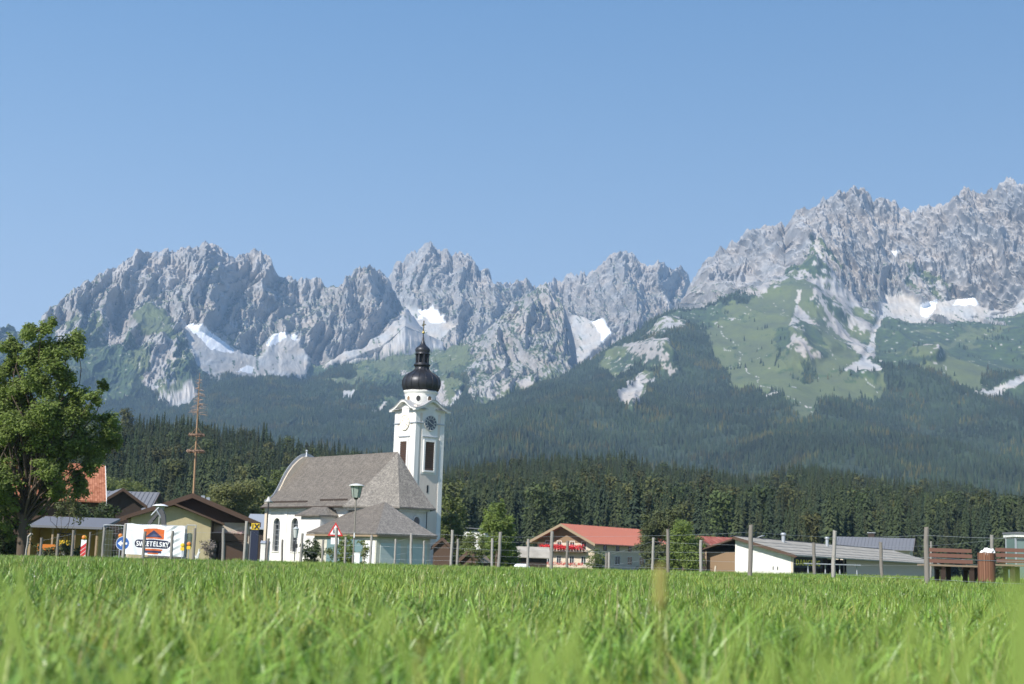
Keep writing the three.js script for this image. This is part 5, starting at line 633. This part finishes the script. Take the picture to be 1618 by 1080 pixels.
{ const d = 74, p = spot(1601, d, 0), o = thing('glass_shelter', 'glass-walled shelter with white-edged flat roof at the far picture edge', 'shelter', p), h = at(1601, 843, d).y - p.y; part(o, 'roof', box(0, 3, h - 0.16, h, -1.4, 0.4), M.trim); part(o, 'roof_cover', box(-0.04, 3, h, h + 0.09, -1.45, 0.45), M.slate); for (const [x, z] of [[0.08, 0.2], [0.08, -1.2], [2.8, 0.2], [2.8, -1.2]]) part(o, 'post', box(x - 0.04, x + 0.04, 0, h - 0.16, z - 0.04, z + 0.04), M.zinc); const gl = new THREE.MeshPhysicalMaterial({ color: col(0.35, 0.48, 0.45), roughness: 0.1, transmission: 0.6, thickness: 0 }); part(o, 'pane', box(0.07, 0.09, 0.25, h - 0.25, -1.15, 0.15), gl); part(o, 'pane', box(0.13, 2.75, 0.25, h - 0.25, -1.21, -1.19), gl); part(o, 'pane', box(0.13, 1.4, 0.25, h - 0.25, 0.19, 0.21), gl); }
{ // sheeted bale and its dark end, left of the grey shed
  const d = 110, p = spot(821, d, LOW), o = thing('white_bale', 'white wrapped bale with dark end lying before the grey shed', 'bale', p, 0.3); part(o, 'wrap', new THREE.CapsuleGeometry(0.42, 0.55, 8, 20).rotateZ(Math.PI / 2).translate(0.15, 0.45, 0), M.signWhite); part(o, 'end', new THREE.CylinderGeometry(0.2, 0.2, 0.05, 18).rotateZ(Math.PI / 2).translate(-0.54, 0.5, 0), M.black);
}
for (const [px, d, h, label] of [[957, 150, 1.4, 'white thin post beside the farmhouse entrance'], [1128, 120, 1.2, 'short pale prop leaning below the lean-to roof']]) { const p = spot(px, d, LOW), o = thing('prop_post', label, 'post', p); part(o, 'shaft', bar(V(0, 0, 0), V(0.12, h, 0), 0.07), M.pale); part(o, 'foot', box(-0.15, 0.15, -0.02, 0.08, -0.15, 0.15), M.pale); }

//@@GRASS
// ------------------------------------------------------------------ meadow grass
{
  const blade = (p, cc, x, z, h, w, dir, lean, R) => { const from = p.length, tone = 0.62 + 0.75 * R(), warm = R() < 0.10 ? 1.45 : 0.9 + 0.25 * R(); const c = Math.cos(dir), s = Math.sin(dir), px = -s, pz = c; let prev; const seg = 4; for (let i = 0; i <= seg; i++) { const t = i / seg, r = lean * t * t, y = h * (t - 0.28 * lean / h * t * t), ww = w * (1 - Math.pow(t, 1.8)) * 0.5; const L1 = [x + c * r + px * ww, y, z + s * r + pz * ww], L2 = [x + c * r - px * ww, y, z + s * r - pz * ww]; if (prev) { p.push(...prev[0], ...prev[1], ...L1); if (i < seg) p.push(...prev[1], ...L2, ...L1); } prev = [L1, L2]; } if (cc) for (let i = from; i < p.length; i += 3) cc.push(tone * warm, tone, tone * (warm > 1.3 ? 1.3 : 1)); };
  function patch(size, count, h0, h1, w0, w1, seed) { const R = rng(seed), p = [], cc = []; for (let i = 0; i < count; i++) { const h = lerp(h0, h1, R() * R() * 0.7 + 0.3 * R()); blade(p, cc, (R() - 0.5) * size, (R() - 0.5) * size, h, lerp(w0, w1, R()), R() * 6.2832, h * (0.15 + 1.7 * R() * R()), R); } const g = new THREE.BufferGeometry(); g.setAttribute('position', new THREE.Float32BufferAttribute(p, 3)); g.setAttribute('color', new THREE.Float32BufferAttribute(cc, 3)); g.computeVertexNormals(); return g; }
  const gm = new THREE.MeshPhysicalMaterial({ color: col(1, 1, 1), vertexColors: true, roughness: 0.4, transmission: 0.45, thickness: 0, side: THREE.DoubleSide, specularIntensity: 0.7 });
  const grp = new THREE.Group(), R = rng(77), Mx = new THREE.Matrix4(), q = new THREE.Quaternion(), Y = V(0, 1, 0), c = col(0, 0, 0);
  function zone(d0, d1, stepM, geos, per, tilt) {
    const l = []; for (let d = d0; d < d1; d += stepM) for (let x = -0.42 * d - 1; x < 0.42 * d + 1; x += stepM) for (let k = 0; k < per; k++) l.push([x + (R() - 0.5) * stepM * 1.3, -(d + (R() - 0.5) * stepM * 1.3)]);
    geos.forEach((g, v) => { const mine = l.filter((_, i) => i % geos.length === v), im = new THREE.InstancedMesh(g, gm, mine.length); im.name = 'blades'; mine.forEach(([x, z], i) => { const big = 0.84 + 0.4 * N3(x / 1.5, z / 2.4, 3) + 0.3 * N3(x / 0.4, z / 0.7, 5) + (-z > 30 ? 0.25 * N3(x / 3, z / 3, 15) : 0), sc = big * (0.8 + 0.4 * R()); im.setMatrixAt(i, Mx.compose(V(x, fieldY(x, z) - 0.01, z), q.setFromEuler(new THREE.Euler((R() - 0.5) * tilt, R() * 6.2832, (R() - 0.5) * tilt)), V(1, sc, 1))); const yel = 0.5 + 0.5 * N3(x / 2.2, z / 4, 8) + 0.5 * (R() - 0.5), b = 0.85 + 0.3 * R(); im.setColorAt(i, c.setRGB(b * lerp(0.19, 0.31, yel), b * lerp(0.345, 0.41, yel), b * lerp(0.055, 0.085, yel))); }); grp.add(im); });
  }
  zone(0.6, 7, 0.2, [1, 2, 3, 4, 5].map((s) => patch(0.36, 38, 0.08, 0.31, 0.004, 0.012, s)), 2, 0.95);
  zone(7, 24, 0.4, [6, 7, 8, 9].map((s) => patch(0.6, 140, 0.06, 0.23, 0.005, 0.012, s)), 2, 0.6);
  zone(24, 66, 0.7, [10, 11, 12].map((s) => patch(1.0, 230, 0.05, 0.19, 0.008, 0.016, s)), 2, 0.35);
  // dry stalks and a few tall blades close to the lens
  const dry = []; for (let i = 0; i < 620; i++) { const d = 2 + 30 * R(), x = (R() - 0.5) * 0.8 * d; blade(dry, null, x, -d, 0.15 + 0.17 * R(), 0.0035 + 0.0003 * d, R() * 6.28, 0.12 * R(), R); } { const g = new THREE.BufferGeometry(); g.setAttribute('position', new THREE.Float32BufferAttribute(dry, 3)); g.computeVertexNormals(); const m = new THREE.Mesh(g, leafMat(0.42, 0.36, 0.2, 0.3)); m.name = 'dry_blades'; grp.add(m); }
  const tall = [], tb = (px0, py0, px1, py1, d, w) => { const a = at(px1, py1, d), b = at(px0, py0, d), base = V(a.x + (a.x - b.x) * 0.7, -0.02, a.z), bend = new THREE.QuadraticBezierCurve3(base, a.clone().lerp(base, -0.12), b); let prev; for (let i = 0; i <= 14; i++) { const t = i / 14, p = bend.getPoint(t), ww = w * 0.5 * (1 - Math.pow(t, 9)) + 0.0003; const A = [p.x - ww, p.y, p.z], B = [p.x + ww, p.y, p.z + ww * 0.6]; if (prev) tall.push(...prev[0], ...prev[1], ...A, ...prev[1], ...B, ...A); prev = [A, B]; } };
  tb(1606, 900, 1604, 1090, 0.5, 0.0085); { const Q = rng(91); for (let i = 0; i < 40; i++) { const x = Q() * 1650 - 20, d = 0.85 + 0.9 * Q(); tb(x + (Q() - 0.5) * 260, 935 + 110 * Q(), x, 1095, d, 0.003 + 0.004 * Q()); } } tb(1200, 935, 1400, 1090, 0.95, 0.005); tb(1300, 1010, 1390, 1090, 0.85, 0.006); tb(900, 940, 930, 1090, 1.1, 0.005); tb(20, 885, 70, 1010, 1.9, 0.009); tb(-10, 900, 50, 1000, 1.8, 0.008); tb(40, 890, 10, 1000, 2.0, 0.008); tb(-20, 930, 60, 1040, 1.7, 0.007); tb(560, 930, 700, 1060, 1.25, 0.007); tb(320, 990, 300, 1090, 1.0, 0.006); tb(1510, 955, 1530, 1080, 1.2, 0.006); tb(240, 880, 250, 990, 2.2, 0.006);
  { const g = new THREE.BufferGeometry(); g.setAttribute('position', new THREE.Float32BufferAttribute(tall, 3)); g.computeVertexNormals(); const m = new THREE.Mesh(g, leafMat(0.27, 0.37, 0.075, 0.45)); m.name = 'tall_blades'; grp.add(m); }
  { const e = []; const base = V(at(1042, 990, 1.25).x, 0, -1.25), tip = at(1044, 893, 1.25); e.push(new THREE.CapsuleGeometry(0.0045, 0.028, 4, 8).translate(tip.x, tip.y - 0.018, tip.z)); e.push(bar(base, V(tip.x, tip.y - 0.03, tip.z), 0.0012, 5)); const b2 = V(at(1335, 1080, 1.3).x, 0, -1.3), t2 = at(665, 1010, 1.2); e.push(bar(V(t2.x, 0, t2.z), t2, 0.0016, 5)); const m = new THREE.Mesh(mergeGeometries(e.map((g) => g.toNonIndexed())), leafMat(0.38, 0.33, 0.10, 0.25)); m.name = 'seed_heads'; grp.add(m); }
  { const g = []; for (let i = 0; i < 70; i++) { const d = 5 + 25 * Math.pow(R(), 1.3), x = (R() - 0.5) * 0.76 * d, y = fieldY(x, -d) + 0.13 + 0.07 * R(), r = 0.003 + 0.004 * R(); g.push(new THREE.IcosahedronGeometry(r, 0).scale(1, 0.6, 1).translate(x, y, -d)); } const m = new THREE.Mesh(mergeGeometries(g), mat([0.75, 0.73, 0.62], 0.8)); m.name = 'clover_heads'; grp.add(m); }
  stuff('meadow_grass', grp, 'bright green uncut meadow grass filling the foreground');
}

renderer.render(scene, camera);
